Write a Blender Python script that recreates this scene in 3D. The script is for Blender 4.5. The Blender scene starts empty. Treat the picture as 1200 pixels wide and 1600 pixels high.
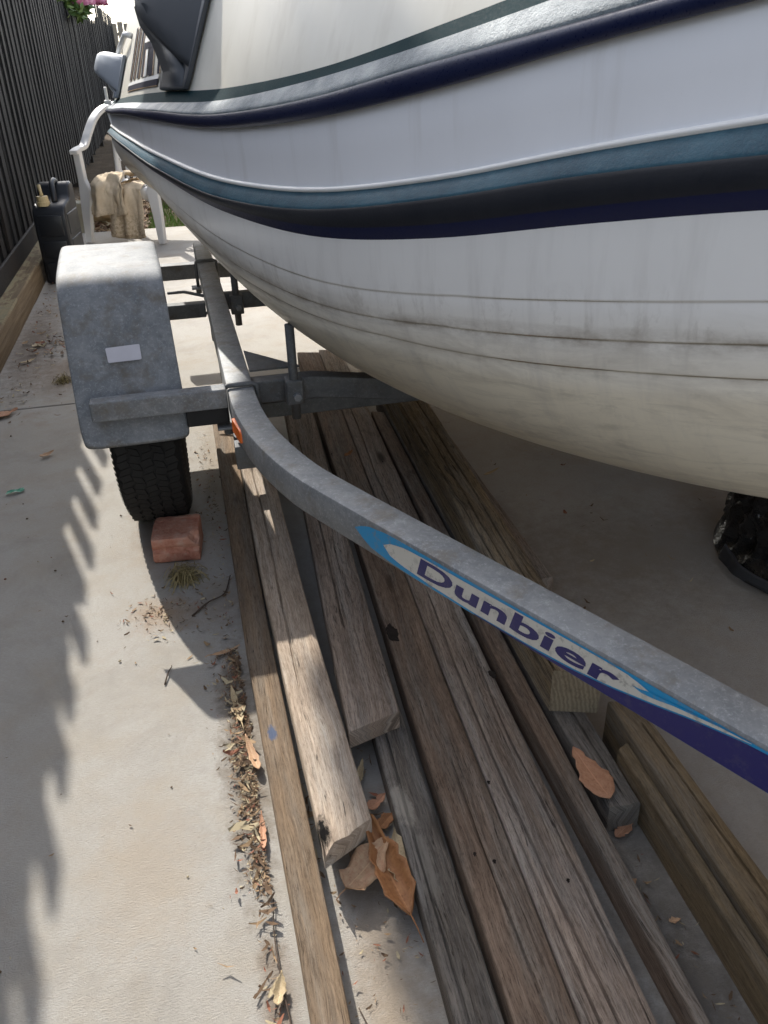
import bpy, bmesh, math, random
import numpy as np
from mathutils import Vector, Matrix, noise as mnoise
random.seed(7)
SC = bpy.context.scene
COL = SC.collection

# ------------------------------------------------------------------ camera
cam_d = bpy.data.cameras.new('camera'); cam = bpy.data.objects.new('camera', cam_d); COL.objects.link(cam)
F = 1280.0; CH = 1.15
fw = np.array([-355., -710., F]); fw /= np.linalg.norm(fw)
dn = np.cross(fw, np.array([1., -.03, 0.])); dn /= np.linalg.norm(dn)
if dn[1] < 0: dn = -dn
up = -dn
rt = np.cross(fw, up)
if rt[0] < 0: rt = -rt
Mx = np.array([rt, fw, up])
R = Matrix(((Mx[0][0], -Mx[0][1], -Mx[0][2]), (Mx[1][0], -Mx[1][1], -Mx[1][2]), (Mx[2][0], -Mx[2][1], -Mx[2][2])))
cam.matrix_world = Matrix.Translation((0, 0, CH)) @ R.to_4x4()
cam_d.sensor_fit = 'VERTICAL'; cam_d.sensor_height = 24.0; cam_d.lens = 24.0 * F / 1600.0
cam_d.clip_start = .02; cam_d.clip_end = 600
cam_d.dof.use_dof = True; cam_d.dof.focus_distance = 2.0; cam_d.dof.aperture_fstop = 11
SC.camera = cam

# ------------------------------------------------------------------ light
SUN_L = Vector((.35, -1.22, -1.0)).normalized()
el = math.asin(-SUN_L.z); az = math.atan2(-SUN_L.x, -SUN_L.y)
W = bpy.data.worlds.new('World'); SC.world = W; W.use_nodes = True
wn = W.node_tree; bg = wn.nodes['Background']
sk = wn.nodes.new('ShaderNodeTexSky'); sk.sky_type = 'NISHITA'; sk.sun_disc = False
sk.sun_elevation = el; sk.sun_rotation = az; sk.air_density = 1.0; sk.dust_density = 1.5; sk.ozone_density = 1.0
bw = wn.nodes.new('ShaderNodeRGBToBW'); wn.links.new(sk.outputs[0], bw.inputs[0])
tc = wn.nodes.new('ShaderNodeTexCoord'); cn = wn.nodes.new('ShaderNodeTexNoise'); cn.inputs['Scale'].default_value = 2.6; cn.inputs['Detail'].default_value = 6; cn.inputs['Roughness'].default_value = .6
wn.links.new(tc.outputs['Generated'], cn.inputs['Vector'])
cr = wn.nodes.new('ShaderNodeMapRange'); cr.inputs[1].default_value = .36; cr.inputs[2].default_value = .60; cr.inputs[3].default_value = .15; cr.inputs[4].default_value = .80; wn.links.new(cn.outputs['Fac'], cr.inputs[0])
cw = wn.nodes.new('ShaderNodeMix'); cw.data_type = 'RGBA'; cw.blend_type = 'MULTIPLY'; cw.inputs[0].default_value = 1; wn.links.new(bw.outputs[0], cw.inputs[6]); cw.inputs[7].default_value = (1.22, 1.18, 1.12, 1)
cm = wn.nodes.new('ShaderNodeMix'); cm.data_type = 'RGBA'; wn.links.new(cr.outputs[0], cm.inputs[0]); wn.links.new(sk.outputs[0], cm.inputs[6]); wn.links.new(cw.outputs[2], cm.inputs[7])
wn.links.new(cm.outputs[2], bg.inputs[0]); bg.inputs[1].default_value = .15
sl = bpy.data.lights.new('sun', 'SUN'); so = bpy.data.objects.new('sun', sl); COL.objects.link(so)
sl.energy = 2.45; sl.angle = math.radians(.55); sl.color = (1, .955, .88)
so.rotation_euler = SUN_L.to_track_quat('-Z', 'Y').to_euler(); so.location = (0, 0, 20)
SC.view_settings.view_transform = 'Standard'; SC.view_settings.look = 'None'
SC.view_settings.exposure = 1.50; SC.view_settings.gamma = 1.0; SC.view_settings.use_curve_mapping = False

# ------------------------------------------------------------------ helpers
def link(name, me, m=None, parent=None, smooth=False):
    o = bpy.data.objects.new(name, me); COL.objects.link(o)
    if m is not None:
        for x in (m if isinstance(m, (list, tuple)) else [m]): me.materials.append(x)
    if parent is not None: o.parent = parent
    if smooth: me.polygons.foreach_set('use_smooth', [True] * len(me.polygons))
    return o
def pyd(name, v, f, m=None, parent=None, smooth=False, uv=None, mi=None):
    me = bpy.data.meshes.new(name); me.from_pydata([tuple(map(float, p)) for p in v], [], f); me.update()
    if uv is not None:
        l = me.uv_layers.new(name='UVMap')
        for p in me.polygons:
            for li in p.loop_indices: l.data[li].uv = uv[me.loops[li].vertex_index]
    o = link(name, me, m, parent, smooth)
    if mi is not None: me.polygons.foreach_set('material_index', mi)
    return o
def thing(name, label, cat, loc=(0, 0, 0), group=None):
    o = bpy.data.objects.new(name, None); COL.objects.link(o); o.empty_display_size = .1
    o.location = loc; o['label'] = label; o['category'] = cat
    if group: o['group'] = group
    bpy.context.view_layer.update() if False else None
    return o
def tag(o, label, cat, group=None):
    o['label'] = label; o['category'] = cat
    if group: o['group'] = group
    return o
def unparent_offset(o, parent):
    # vertices are written in world space: take the parent's base off them once
    o.parent = parent
    o.matrix_parent_inverse = Matrix.Translation(-Vector(parent.location))
    return o
def stuff(o): o['kind'] = 'stuff'; return o
def struct(o): o['kind'] = 'structure'; return o
class MB:
    def __init__(s): s.v = []; s.f = []; s.uv = []
    def box(s, x0, x1, y0, y1, z0, z1, T=None):
        b = len(s.v); P = [(x0, y0, z0), (x1, y0, z0), (x1, y1, z0), (x0, y1, z0), (x0, y0, z1), (x1, y0, z1), (x1, y1, z1), (x0, y1, z1)]
        if T: P = [tuple(T @ Vector(p)) for p in P]
        s.v += P; s.f += [[b + i for i in q] for q in ((0, 3, 2, 1), (4, 5, 6, 7), (0, 1, 5, 4), (1, 2, 6, 5), (2, 3, 7, 6), (3, 0, 4, 7))]; return s
    def tube(s, pts, r, n=10, cap=True):
        pts = [Vector(p) for p in pts]; b0 = len(s.v); N = len(pts); prev = None
        for i, p in enumerate(pts):
            t = (pts[min(i + 1, N - 1)] - pts[max(i - 1, 0)]).normalized()
            if prev is None:
                u = t.orthogonal().normalized()
            else:
                u = (prev - t * prev.dot(t)).normalized()
            prev = u; w = t.cross(u)
            rr = r[i] if isinstance(r, (list, tuple)) else r
            for k in range(n):
                a = 2 * math.pi * k / n; s.v.append(tuple(p + (u * math.cos(a) + w * math.sin(a)) * rr))
        for i in range(N - 1):
            for k in range(n):
                a = b0 + i * n + k; c = b0 + i * n + (k + 1) % n; s.f.append([a, c, c + n, a + n])
        if cap: s.f.append([b0 + k for k in range(n)][::-1]); s.f.append([b0 + (N - 1) * n + k for k in range(n)])
        return s
    def prism(s, poly, axis, a, b):
        # poly: 2-D outline in the other two axes, extruded between a and b along axis
        b0 = len(s.v); n = len(poly)
        for t in (a, b):
            for (p, q) in poly:
                s.v.append({'x': (t, p, q), 'y': (p, t, q), 'z': (p, q, t)}[axis])
        for i in range(n):
            j = (i + 1) % n; s.f.append([b0 + i, b0 + j, b0 + n + j, b0 + n + i])
        s.f.append([b0 + i for i in range(n)][::-1]); s.f.append([b0 + n + i for i in range(n)]); return s
    def grid(s, G):
        b = len(s.v); nr = len(G); nc = len(G[0])
        for r in G:
            for p in r: s.v.append(tuple(p))
        for i in range(nr - 1):
            for j in range(nc - 1):
                a = b + i * nc + j; s.f.append([a, a + 1, a + nc + 1, a + nc])
        return s
    def build(s, name, m=None, parent=None, smooth=False, bevel=0, seg=2, auto=False, uv=None):
        o = pyd(name, s.v, s.f, m, None, smooth, uv)
        bm = bmesh.new(); bm.from_mesh(o.data); bmesh.ops.recalc_face_normals(bm, faces=bm.faces); bm.to_mesh(o.data); bm.free()
        if parent is not None: unparent_offset(o, parent)
        if bevel:
            d = o.modifiers.new('bevel', 'BEVEL'); d.width = bevel; d.segments = seg; d.limit_method = 'ANGLE'; d.angle_limit = math.radians(40); d.harden_normals = False
            o.data.polygons.foreach_set('use_smooth', [True] * len(o.data.polygons))
            e = o.modifiers.new('wn', 'WEIGHTED_NORMAL'); e.keep_sharp = True
        return o
def fbm(x, y, z, o=3):
    return mnoise.fractal(Vector((x, y, z)), 1.0, 2.0, o, noise_basis='PERLIN_ORIGINAL')
def spline(P, n):
    P = [np.array(p, float) for p in P]; out = []
    Q = [2 * P[0] - P[1]] + P + [2 * P[-1] - P[-2]]
    for i in range(1, len(Q) - 2):
        for k in range(n):
            t = k / n; a, b, c, d = Q[i - 1:i + 3]
            out.append(.5 * (2 * b + (c - a) * t + (2 * a - 5 * b + 4 * c - d) * t * t + (-a + 3 * b - 3 * c + d) * t ** 3))
    out.append(P[-1]); return out

# ------------------------------------------------------------------ materials
class NT:
    def __init__(s, name):
        s.m = bpy.data.materials.new(name); s.m.use_nodes = True; s.t = s.m.node_tree; s.b = s.t.nodes['Principled BSDF']
    def n(s, typ, **k):
        x = s.t.nodes.new(typ)
        for a, b in k.items(): setattr(x, a, b)
        return x
    def l(s, a, b): s.t.links.new(a, b)
    def coord(s, kind='Object', scale=(1, 1, 1), loc=(0, 0, 0)):
        c = s.n('ShaderNodeTexCoord'); mp = s.n('ShaderNodeMapping'); mp.inputs['Scale'].default_value = scale; mp.inputs['Location'].default_value = loc
        s.l(c.outputs[kind], mp.inputs[0]); return mp.outputs[0]
    def pos(s, scale=(1, 1, 1), loc=(0, 0, 0)):
        c = s.n('ShaderNodeNewGeometry'); mp = s.n('ShaderNodeMapping'); mp.inputs['Scale'].default_value = scale; mp.inputs['Location'].default_value = loc
        s.l(c.outputs['Position'], mp.inputs[0]); return mp.outputs[0]
    def noise(s, vec, scale=5, detail=4, rough=.55, dist=0):
        x = s.n('ShaderNodeTexNoise'); x.inputs['Scale'].default_value = scale; x.inputs['Detail'].default_value = detail
        x.inputs['Roughness'].default_value = rough; x.inputs['Distortion'].default_value = dist; s.l(vec, x.inputs['Vector']); return x.outputs['Fac']
    def voro(s, vec, scale=20, feature='F1', out='Distance'):
        x = s.n('ShaderNodeTexVoronoi'); x.feature = feature; x.inputs['Scale'].default_value = scale; s.l(vec, x.inputs['Vector']); return x.outputs[out]
    def ramp(s, fac, stops):
        x = s.n('ShaderNodeValToRGB'); e = x.color_ramp.elements
        while len(e) > 1: e.remove(e[-1])
        e[0].position = stops[0][0]; e[0].color = rgba(stops[0][1])
        for p, c in stops[1:]:
            q = e.new(p); q.color = rgba(c)
        s.l(fac, x.inputs[0]); return x.outputs[0]
    def mix(s, fac, a, b, mode='MIX'):
        x = s.n('ShaderNodeMix', data_type='RGBA', blend_type=mode)
        for i, v in ((0, fac), (6, a), (7, b)):
            if isinstance(v, (int, float)): x.inputs[i].default_value = v
            elif isinstance(v, tuple): x.inputs[i].default_value = rgba(v)
            else: s.l(v, x.inputs[i])
        return x.outputs[2]
    def math(s, op, a, b=0.0):
        x = s.n('ShaderNodeMath', operation=op)
        for i, v in ((0, a), (1, b)):
            if isinstance(v, (int, float)): x.inputs[i].default_value = v
            else: s.l(v, x.inputs[i])
        return x.outputs[0]
    def mrange(s, v, a, b, c=0., d=1.):
        x = s.n('ShaderNodeMapRange'); x.inputs[1].default_value = a; x.inputs[2].default_value = b; x.inputs[3].default_value = c; x.inputs[4].default_value = d
        s.l(v, x.inputs[0]); return x.outputs[0]
    def sep(s, vec):
        x = s.n('ShaderNodeSeparateXYZ'); s.l(vec, x.inputs[0]); return x.outputs
    def bump(s, h, strength=.3, dist=.01, prev=None):
        x = s.n('ShaderNodeBump'); x.inputs['Strength'].default_value = strength; x.inputs['Distance'].default_value = dist; s.l(h, x.inputs['Height'])
        if prev is not None: s.l(prev, x.inputs['Normal'])
        return x.outputs[0]
    def done(s, col=None, rough=.6, metal=0., normal=None, spec=.5, coat=0.):
        b = s.b
        for k, v in (('Base Color', col), ('Roughness', rough), ('Metallic', metal)):
            if v is None: continue
            if isinstance(v, (int, float)): b.inputs[k].default_value = v
            elif isinstance(v, tuple): b.inputs[k].default_value = rgba(v)
            else: s.l(v, b.inputs[k])
        b.inputs['Specular IOR Level'].default_value = spec
        if coat: b.inputs['Coat Weight'].default_value = coat; b.inputs['Coat Roughness'].default_value = .1
        if normal is not None: s.l(normal, b.inputs['Normal'])
        return s.m
def rgba(c):
    if isinstance(c, (int, float)): return (c, c, c, 1)
    return tuple(c) + (1,) if len(c) == 3 else tuple(c)

def m_concrete():
    t = NT('concrete'); p = t.pos()
    big = t.noise(p, 1.6, 5, .6); mid = t.noise(p, 9, 5, .65); fine = t.noise(t.pos((1, 3.4, 1)), 120, 6, .8)
    c = t.ramp(big, [(.3, (.36, .335, .295)), (.5, (.40, .38, .345)), (.7, (.43, .415, .385))])
    c = t.mix(t.mrange(mid, .46, .70, 0, .5), c, (.345, .29, .215)); blo = t.noise(p, 4.2, 7, .75, .6); c = t.mix(t.mrange(blo, .50, .66, 0, .45), c, (.25, .23, .20))
    c = t.mix(t.mrange(fine, .40, .62, 0, .55), c, (.29, .27, .24), 'MIX')
    # rust brown mud stains left by run-off
    st = t.noise(p, 2.7, 5, .65, .4); c = t.mix(t.mrange(st, .60, .76, 0, .55), c, (.25, .17, .10))
    sp = t.voro(p, 95); c = t.mix(t.mrange(sp, .02, .09, .55, 0), c, (.14, .12, .10))
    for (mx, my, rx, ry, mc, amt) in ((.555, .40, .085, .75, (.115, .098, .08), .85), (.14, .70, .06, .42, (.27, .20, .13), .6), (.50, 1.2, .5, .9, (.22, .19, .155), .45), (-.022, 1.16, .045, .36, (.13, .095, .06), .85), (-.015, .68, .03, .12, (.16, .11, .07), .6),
        (-.165, 1.66, .085, .075, (.31, .215, .135), .75), (-.03, 1.66, .10, .12, (.22, .17, .125), .5), (-.74, 4.0, .13, .75, (.14, .105, .075), .8), (-.57, 3.5, .16, .28, (.20, .14, .09), .6), (-.15, 2.05, .12, .25, (.30, .22, .15), .45), (-.20, .95, .10, .18, (.37, .31, .24), .5), (1.1, 1.6, .7, .25, (.20, .165, .13), .5), (0.0, 2.35, .05, .5, (.27, .21, .14), .5)):  # the brown patch at the tyre paints in its shadow
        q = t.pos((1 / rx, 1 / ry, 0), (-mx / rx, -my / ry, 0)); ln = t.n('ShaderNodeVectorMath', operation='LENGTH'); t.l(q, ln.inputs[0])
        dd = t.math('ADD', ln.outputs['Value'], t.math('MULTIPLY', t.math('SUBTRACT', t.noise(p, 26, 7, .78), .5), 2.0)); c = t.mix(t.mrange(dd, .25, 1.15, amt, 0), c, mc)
    pore = t.voro(p, 190); c = t.mix(t.mrange(pore, .03, .13, .5, 0), c, (.17, .15, .13))
    peb = t.noise(p, 420, 2, .5)
    h = t.math('ADD', fine, t.math('MULTIPLY', peb, .6))
    n = t.bump(h, .8, .003); n = t.bump(mid, .2, .004, n)
    return t.done(c, .86, 0, n, .3)
def m_wood(name, light, dark, grey=.0, crack=.5, seed=0.0, rough_bump=.5, marks=()):
    t = NT(name)
    warp = t.noise(t.coord('UV', (1.6, 5, 1), (seed, 2, 0)), 1.5, 3, .6)          # slow wander of the grain
    cuv = t.coord('UV', (1, 1, 1), (seed, seed * 1.7, seed)); sx = t.sep(cuv); cmb = t.n('ShaderNodeCombineXYZ'); t.l(sx[0], cmb.inputs[0]); t.l(t.math('ADD', sx[1], t.math('MULTIPLY', warp, .035)), cmb.inputs[1]); t.l(sx[2], cmb.inputs[2])
    def stretched(a, b_):
        mp = t.n('ShaderNodeMapping'); mp.inputs['Scale'].default_value = (a, b_, 1); t.l(cmb.outputs[0], mp.inputs[0]); return mp.outputs[0]
    g = t.noise(stretched(7, 130), 2.2, 7, .72); fib = t.noise(stretched(26, 330), 2.0, 5, .8); tone = t.noise(stretched(1.1, 9), 1.8, 5, .65); ring = t.noise(stretched(.8, 38), 2.0, 3, .6)
    md = tuple((a + b) / 2 for a, b in zip(light, dark))
    c = t.ramp(tone, [(.30, tuple(x * .72 for x in md)), (.5, md), (.70, tuple(a * .8 + b * .2 for a, b in zip(light, dark)))])
    gr = sum(light) / 3; c = t.mix(t.mrange(t.noise(stretched(1.7, 14), 1.3, 4, .7), .42, .66, 0, .75), c, (gr * .84, gr * (.78 + .04 * grey), gr * (.66 + .14 * grey)))
    c = t.mix(t.mrange(ring, .40, .62, 0, .45), c, dark)
    c = t.mix(t.mrange(g, .50, .68, 0, .75), c, tuple(x * .62 for x in dark)); c = t.mix(t.mrange(g, .46, .28, 0, .6), c, light)
    c = t.mix(t.mrange(fib, .52, .66, .0, .8), c, tuple(x * .42 for x in dark)); c = t.mix(t.mrange(fib, .42, .30, 0, .35), c, tuple(min(1, x * 1.2) for x in light))
    ck = t.noise(stretched(.5, 21), 2.4, 4, .55); line = t.math('ABSOLUTE', t.math('SUBTRACT', ck, .5)); cr = t.mrange(line, .0, .0075 * crack + .0004, 1, 0)
    gate = t.mrange(t.noise(stretched(1.4, 7), 1.5, 2), .46, .56, 0, 1); cr = t.math('MULTIPLY', cr, gate)
    c = t.mix(t.math('MULTIPLY', cr, .92), c, (.014, .010, .008))
    blot = t.noise(t.coord('UV', (5, 11, 1), (seed, 9, 0)), 2, 7, .78); c = t.mix(t.mrange(blot, .54, .74, 0, .65), c, tuple(x * .5 for x in dark))
    kn = t.voro(t.coord('UV', (2.3, 9, 1), (seed * 1.3, 4, 0)), 1.0); c = t.mix(t.mrange(kn, .05, .13, .9, 0), c, tuple(x * .32 for x in dark))
    for (mx, my, rx, ry, mc, amt) in marks:   # paint, char and scuff marks with a ragged edge
        q = t.pos((1 / rx, 1 / ry, 0), (-mx / rx, -my / ry, 0)); ln = t.n('ShaderNodeVectorMath', operation='LENGTH'); t.l(q, ln.inputs[0])
        dd = t.math('ADD', ln.outputs['Value'], t.math('MULTIPLY', t.math('SUBTRACT', t.noise(t.pos((1, .5, 1)), 70, 5, .75), .5), 2.2)); c = t.mix(t.mrange(dd, .55, 1.0, amt, 0), c, mc)
    h = t.math('SUBTRACT', t.math('ADD', t.math('MULTIPLY', g, .6), t.math('MULTIPLY', fib, .5)), cr)
    n = t.bump(h, .8 * rough_bump + .35, .005)
    return t.done(c, .84, 0, n, .2)
def m_galv(name='galvanised_steel', base=.30, metal=.45):
    t = NT(name); p = t.coord('Object')
    v = t.voro(p, 85, out='Color'); s = t.sep(v)[0]; big = t.noise(p, 9, 7, .72, .5); fine = t.noise(p, 150, 6, .85)
    c = t.ramp(s, [(0, (base * .90, base * .93, base * .96)), (1, (base * 1.06, base * 1.08, base * 1.09))])
    c = t.mix(t.mrange(big, .40, .64, 0, .7), c, (base * .52, base * .56, base * .60)); wear = t.noise(t.coord('Object', (1, 1, 1), (9, 5, 3)), 26, 7, .8, .8); c = t.mix(t.mrange(wear, .54, .68, 0, .42), c, (base * 1.55, base * 1.6, base * 1.6))
    c = t.mix(t.mrange(fine, .52, .72, 0, .8), c, (base * 1.9, base * 1.95, base * 1.95))
    dirt = t.noise(t.coord('Object', (1, 1, 1), (4, 2, 1)), 13, 6, .7); c = t.mix(t.mrange(dirt, .52, .70, 0, .7), c, (base * .62, base * .50, base * .36))
    r = t.mrange(fine, .3, .7, .56, .78)
    n = t.bump(fine, .12, .001)
    return t.done(c, r, metal, n, .5 if metal > .15 else .15)
def m_plain(name, col, rough=.5, metal=0., nscale=30, nstr=.1, var=.25, coat=0., spec=.5):
    t = NT(name); p = t.coord('Object'); a = t.noise(p, nscale * .25, 4, .6); b = t.noise(p, nscale * 4, 3, .6)
    c = t.mix(t.mrange(a, .35, .7, 0, var), col, tuple(x * .55 for x in col))
    n = t.bump(b, nstr, .001)
    return t.done(c, t.mrange(a, .3, .7, max(rough - .08, .02), min(rough + .1, 1)), metal, n, spec, coat)

# ------------------------------------------------------------------ hull lines (metres; y runs to the stern, x to starboard)
XC = .75
PCO = np.polyfit(np.array([.45, .6, .8, 1.0, 1.2, 1.6, 2.0, 2.5, 3.0, 3.5, 3.95]), np.array([.71, .66, .588, .507, .42, .25, .10, -.04, -.135, -.197, -.243]), 5)
def plan(y):
    p = float(np.polyval(PCO, max(y, .45)))
    return p if y >= .45 else p + (XC - p) * min(1.0, ((.45 - y) / .15)) ** .8      # blunt stem
YS = [.45, .8, 1.0, 1.3, 1.6, 2.0, 2.5, 3.0, 3.5, 3.95]
ZT = dict(
    cabbot=[1.33, 1.275, 1.245, 1.187, 1.132, 1.09, 1.07, 1.047, 1.022, 1.003],
    flin=[1.32, 1.262, 1.224, 1.166, 1.115, 1.068, 1.046, 1.028, 1.007, .990],
    flout=[1.275, 1.215, 1.182, 1.133, 1.082, 1.040, 1.027, 1.012, .987, .968],
    navbot=[1.255, 1.191, 1.157, 1.098, 1.049, 1.012, 1.003, .994, .972, .956],
    T0=[1.14, 1.08, 1.041, .976, .927, .902, .913, .922, .914, .905],
    T1=[1.10, 1.046, 1.01, .946, .895, .869, .886, .901, .895, .884],
    T2=[1.07, 1.012, .972, .908, .864, .850, .874, .892, .885, .874],
    T3=[1.045, .991, .951, .887, .843, .834, .862, .878, .870, .862])
def pchip(xs, ys, x):
    xs = np.array(xs); ys = np.array(ys); h = np.diff(xs); d = np.diff(ys) / h; m = np.zeros(len(xs))
    m[0] = d[0]; m[-1] = d[-1]
    for i in range(1, len(xs) - 1):
        m[i] = (d[i - 1] * h[i] + d[i] * h[i - 1]) / (h[i] + h[i - 1])
    i = int(np.clip(np.searchsorted(xs, x) - 1, 0, len(h) - 1)); t = (x - xs[i]) / h[i]
    return float((2 * t ** 3 - 3 * t ** 2 + 1) * ys[i] + (t ** 3 - 2 * t ** 2 + t) * h[i] * m[i] + (-2 * t ** 3 + 3 * t ** 2) * ys[i + 1] + (t ** 3 - t ** 2) * h[i] * m[i + 1])
def zt(k, y): return pchip(YS, ZT[k], y)
OFF = dict(cabbot=.05, flin=.035, flout=.008, navbot=.01, T0=.02, T1=0., T2=0., T3=.012)
NPOL = np.array([.242, -1.624, 2.874, 1.032]); KPOL = np.array([-.029, .255, -.707, 1.034])
def bottom(y, t):
    n = max(float(np.polyval(NPOL, y)), 1.3); zk = float(np.polyval(KPOL, y))
    x0 = plan(y) + .012; z0 = zt('T3', y); th = t * math.pi / 2
    a = 1 - abs(math.cos(th)) ** (2 / n); b = math.sin(th) ** (2 / n)
    return (x0 + max(XC - x0, .01) * a, y, z0 - (z0 - zk) * b)
STN = [.30, .34, .39, .45, .55] + list(np.linspace(.65, 3.95, 67))

exec_parts = []
# ================================================================== SETTING
M_CONC = m_concrete()
def soil():
    t = NT('soil'); p = t.pos(); a = t.noise(p, 3, 5, .7); b = t.noise(p, 40, 4, .7)
    c = t.ramp(a, [(.3, (.06, .042, .028)), (.7, (.13, .095, .06))]); c = t.mix(t.mrange(b, .5, .7, 0, .6), c, (.03, .02, .015))
    return t.done(c, .95, 0, t.bump(b, .8, .02), .1)
M_SOIL = soil()
def ground_sheet():
    v = []; f = []; xs = [-250, -60, -20, -6, -2, 0, 2, 6, 20, 60, 250]; ys = [-250, -60, -12, -3, 0, 3, 7, 12, 30, 80, 300]
    for y in ys:
        for x in xs: v.append((x, y, -.06))
    n = len(xs)
    for i in range(len(ys) - 1):
        for j in range(n - 1): f.append([i * n + j, i * n + j + 1, (i + 1) * n + j + 1, (i + 1) * n + j])
    return struct(pyd('ground', v, f, M_SOIL))
ground_sheet()
# driveway slabs with a tooled joint between them
def slab(y0, y1):
    b = MB(); b.box(-.955, 3.6, y0, y1, -.058, 0.0)
    o = b.build('driveway', M_CONC, None, bevel=.005, seg=2); return struct(o)
slab(-2.5, 3.152); slab(3.160, 6.85)
for o in [o for o in COL.objects if o.name.startswith('driveway')]: pass

# ---- fence ---------------------------------------------------------
def m_fence():
    t = NT('black_fence_paint'); p = t.pos((1, 30, 1.6)); a = t.noise(p, 3, 5, .65); b = t.noise(t.pos((1, 1, 1)), 6, 4, .6); f = t.noise(t.pos((60, 160, 5)), 2, 4, .7)
    c = t.ramp(a, [(.3, (.006, .0065, .008)), (.7, (.015, .0155, .018))])
    z = t.sep(t.pos())[2]; low = t.math('MULTIPLY', t.mrange(z, .1, .75, 1, 0), t.mrange(b, .35, .65, 0, .7)); c = t.mix(low, c, (.036, .027, .020))
    return t.done(c, .68, 0, t.bump(f, .5, .003), .22)
M_FENCE = m_fence()
fence = thing('paling_fence', 'tall black painted paling fence with overlapping boards running beside the driveway', 'fence', (-.95, 8, 0))
def paling_mesh(w, h, t, seed):
    b = MB(); rnd = random.Random(seed); n = 5
    for k in range(n + 1):
        z = .10 + (h - .10) * k / n
        dx = .0016 * rnd.uniform(-1, 1)
        for (x, y) in ((-t / 2 + dx, -w / 2), (t / 2 + dx, -w / 2), (t / 2 + dx, w / 2), (-t / 2 + dx, w / 2)): b.v.append((x, y, z + (.0 if k < n else rnd.uniform(-.012, .008))))
    for k in range(n):
        for q in range(4): a = k * 4 + q; c = k * 4 + (q + 1) % 4; b.f.append([a, c, c + 4, a + 4])
    b.f.append([n * 4 + q for q in range(4)])
    me = bpy.data.meshes.new('paling'); me.from_pydata(b.v, [], b.f); me.materials.append(M_FENCE); return me
fronts = [paling_mesh(.096, 1.72, .012, s) for s in range(4)]; backs = [paling_mesh(.178, 1.52, .012, 50 + s) for s in range(4)]
nearb = [paling_mesh(.178, 1.685, .012, 70 + s) for s in range(3)]
talls = [paling_mesh(.088, 2.02, .012, 90 + s) for s in range(3)]
def put(me, x, y, z=0, rx=0, ry=0, rz=0, name='paling', parent=fence):
    o = bpy.data.objects.new(name, me); COL.objects.link(o); o.parent = parent
    o.location = Vector((x, y, z)) - parent.location; o.rotation_euler = (rx, ry, rz); return o
y = -1.2; k = 0
while y < 24.0:
    far = y > 17.5
    put(random.choice(talls if far else fronts), -.944 + random.uniform(-.003, .003), y + random.uniform(-.010, .010), random.uniform(-.02, .02), random.uniform(-.006, .006), random.uniform(-.003, .003), random.uniform(-.03, .03))
    put(random.choice(nearb if (y < 3.85 or y > 4.95) and not far else backs), -.968, y + .1 + random.uniform(-.01, .01), random.uniform(-.015, .015) + (.3 if far else 0), random.uniform(-.004, .004))
    y += .2 + random.uniform(-.014, .014); k += 1
for z in (.35, 1.36):
    MB().box(-1.01, -.972, -1.3, 24.1, z, z + .07).build('fence_rail', M_FENCE, fence)
MB().box(-.935, -.918, -1.3, 6.3, .125, .235).build('base_board', M_FENCE, fence, bevel=.003)
for yy in (.4, 2.8, 5.2, 7.6, 10, 12.4, 14.8, 17.2, 19.6, 22):
    MB().box(-1.09, -1.012, yy, yy + .09, -.05, 1.45).build('fence_post', M_FENCE, fence)

# ---- timber sleeper edging under the fence --------------------------
def m_sleeper():
    t = NT('painted_sleeper'); p = t.pos((1, .4, 1)); g = t.noise(t.pos((40, 1.2, 40)), 2, 5, .7); w = t.noise(p, 9, 5, .75, .6)
    c = t.ramp(g, [(.3, (.10, .07, .04)), (.7, (.24, .18, .11))])
    z = t.sep(t.n('ShaderNodeNewGeometry').outputs['Normal'])[2]
    top = t.math('MULTIPLY', t.mrange(z, .4, .8, 0, 1), t.mrange(w, .42, .47, 1, 0)); c = t.mix(top, c, (.045, .05, .055))
    c = t.mix(t.math('MULTIPLY', t.mrange(z, .4, .8, 0, 1), t.mrange(w, .47, .53, .6, 0)), c, (.34, .29, .16))
    return t.done(c, .85, 0, t.bump(g, .6, .006), .2)
b = MB(); n = 60; sec = [(-.948, -.004), (-.83, -.004), (-.826, .06), (-.832, .122), (-.84, .130), (-.948, .131)]
for i in range(n + 1):
    yy = -1.3 + 7.5 * i / n
    for j, (x, z) in enumerate(sec):
        q = .004 * fbm(yy * 3, j * 3.1, 2); b.v.append((x + (q if j in (1, 2, 3, 4) else 0), yy, z + (q if j > 2 and j < 5 else 0)))
for i in range(n):
    for j in range(6): a = i * 6 + j; c = i * 6 + (j + 1) % 6; b.f.append([a, c, c + 6, a + 6])
b.f.append(list(range(6))[::-1]); b.f.append([n * 6 + j for j in range(6)])
tag(b.build('timber_sleeper', m_sleeper(), None), 'long timber sleeper with flaking dark paint lying along the foot of the black fence', 'sleeper')

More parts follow.
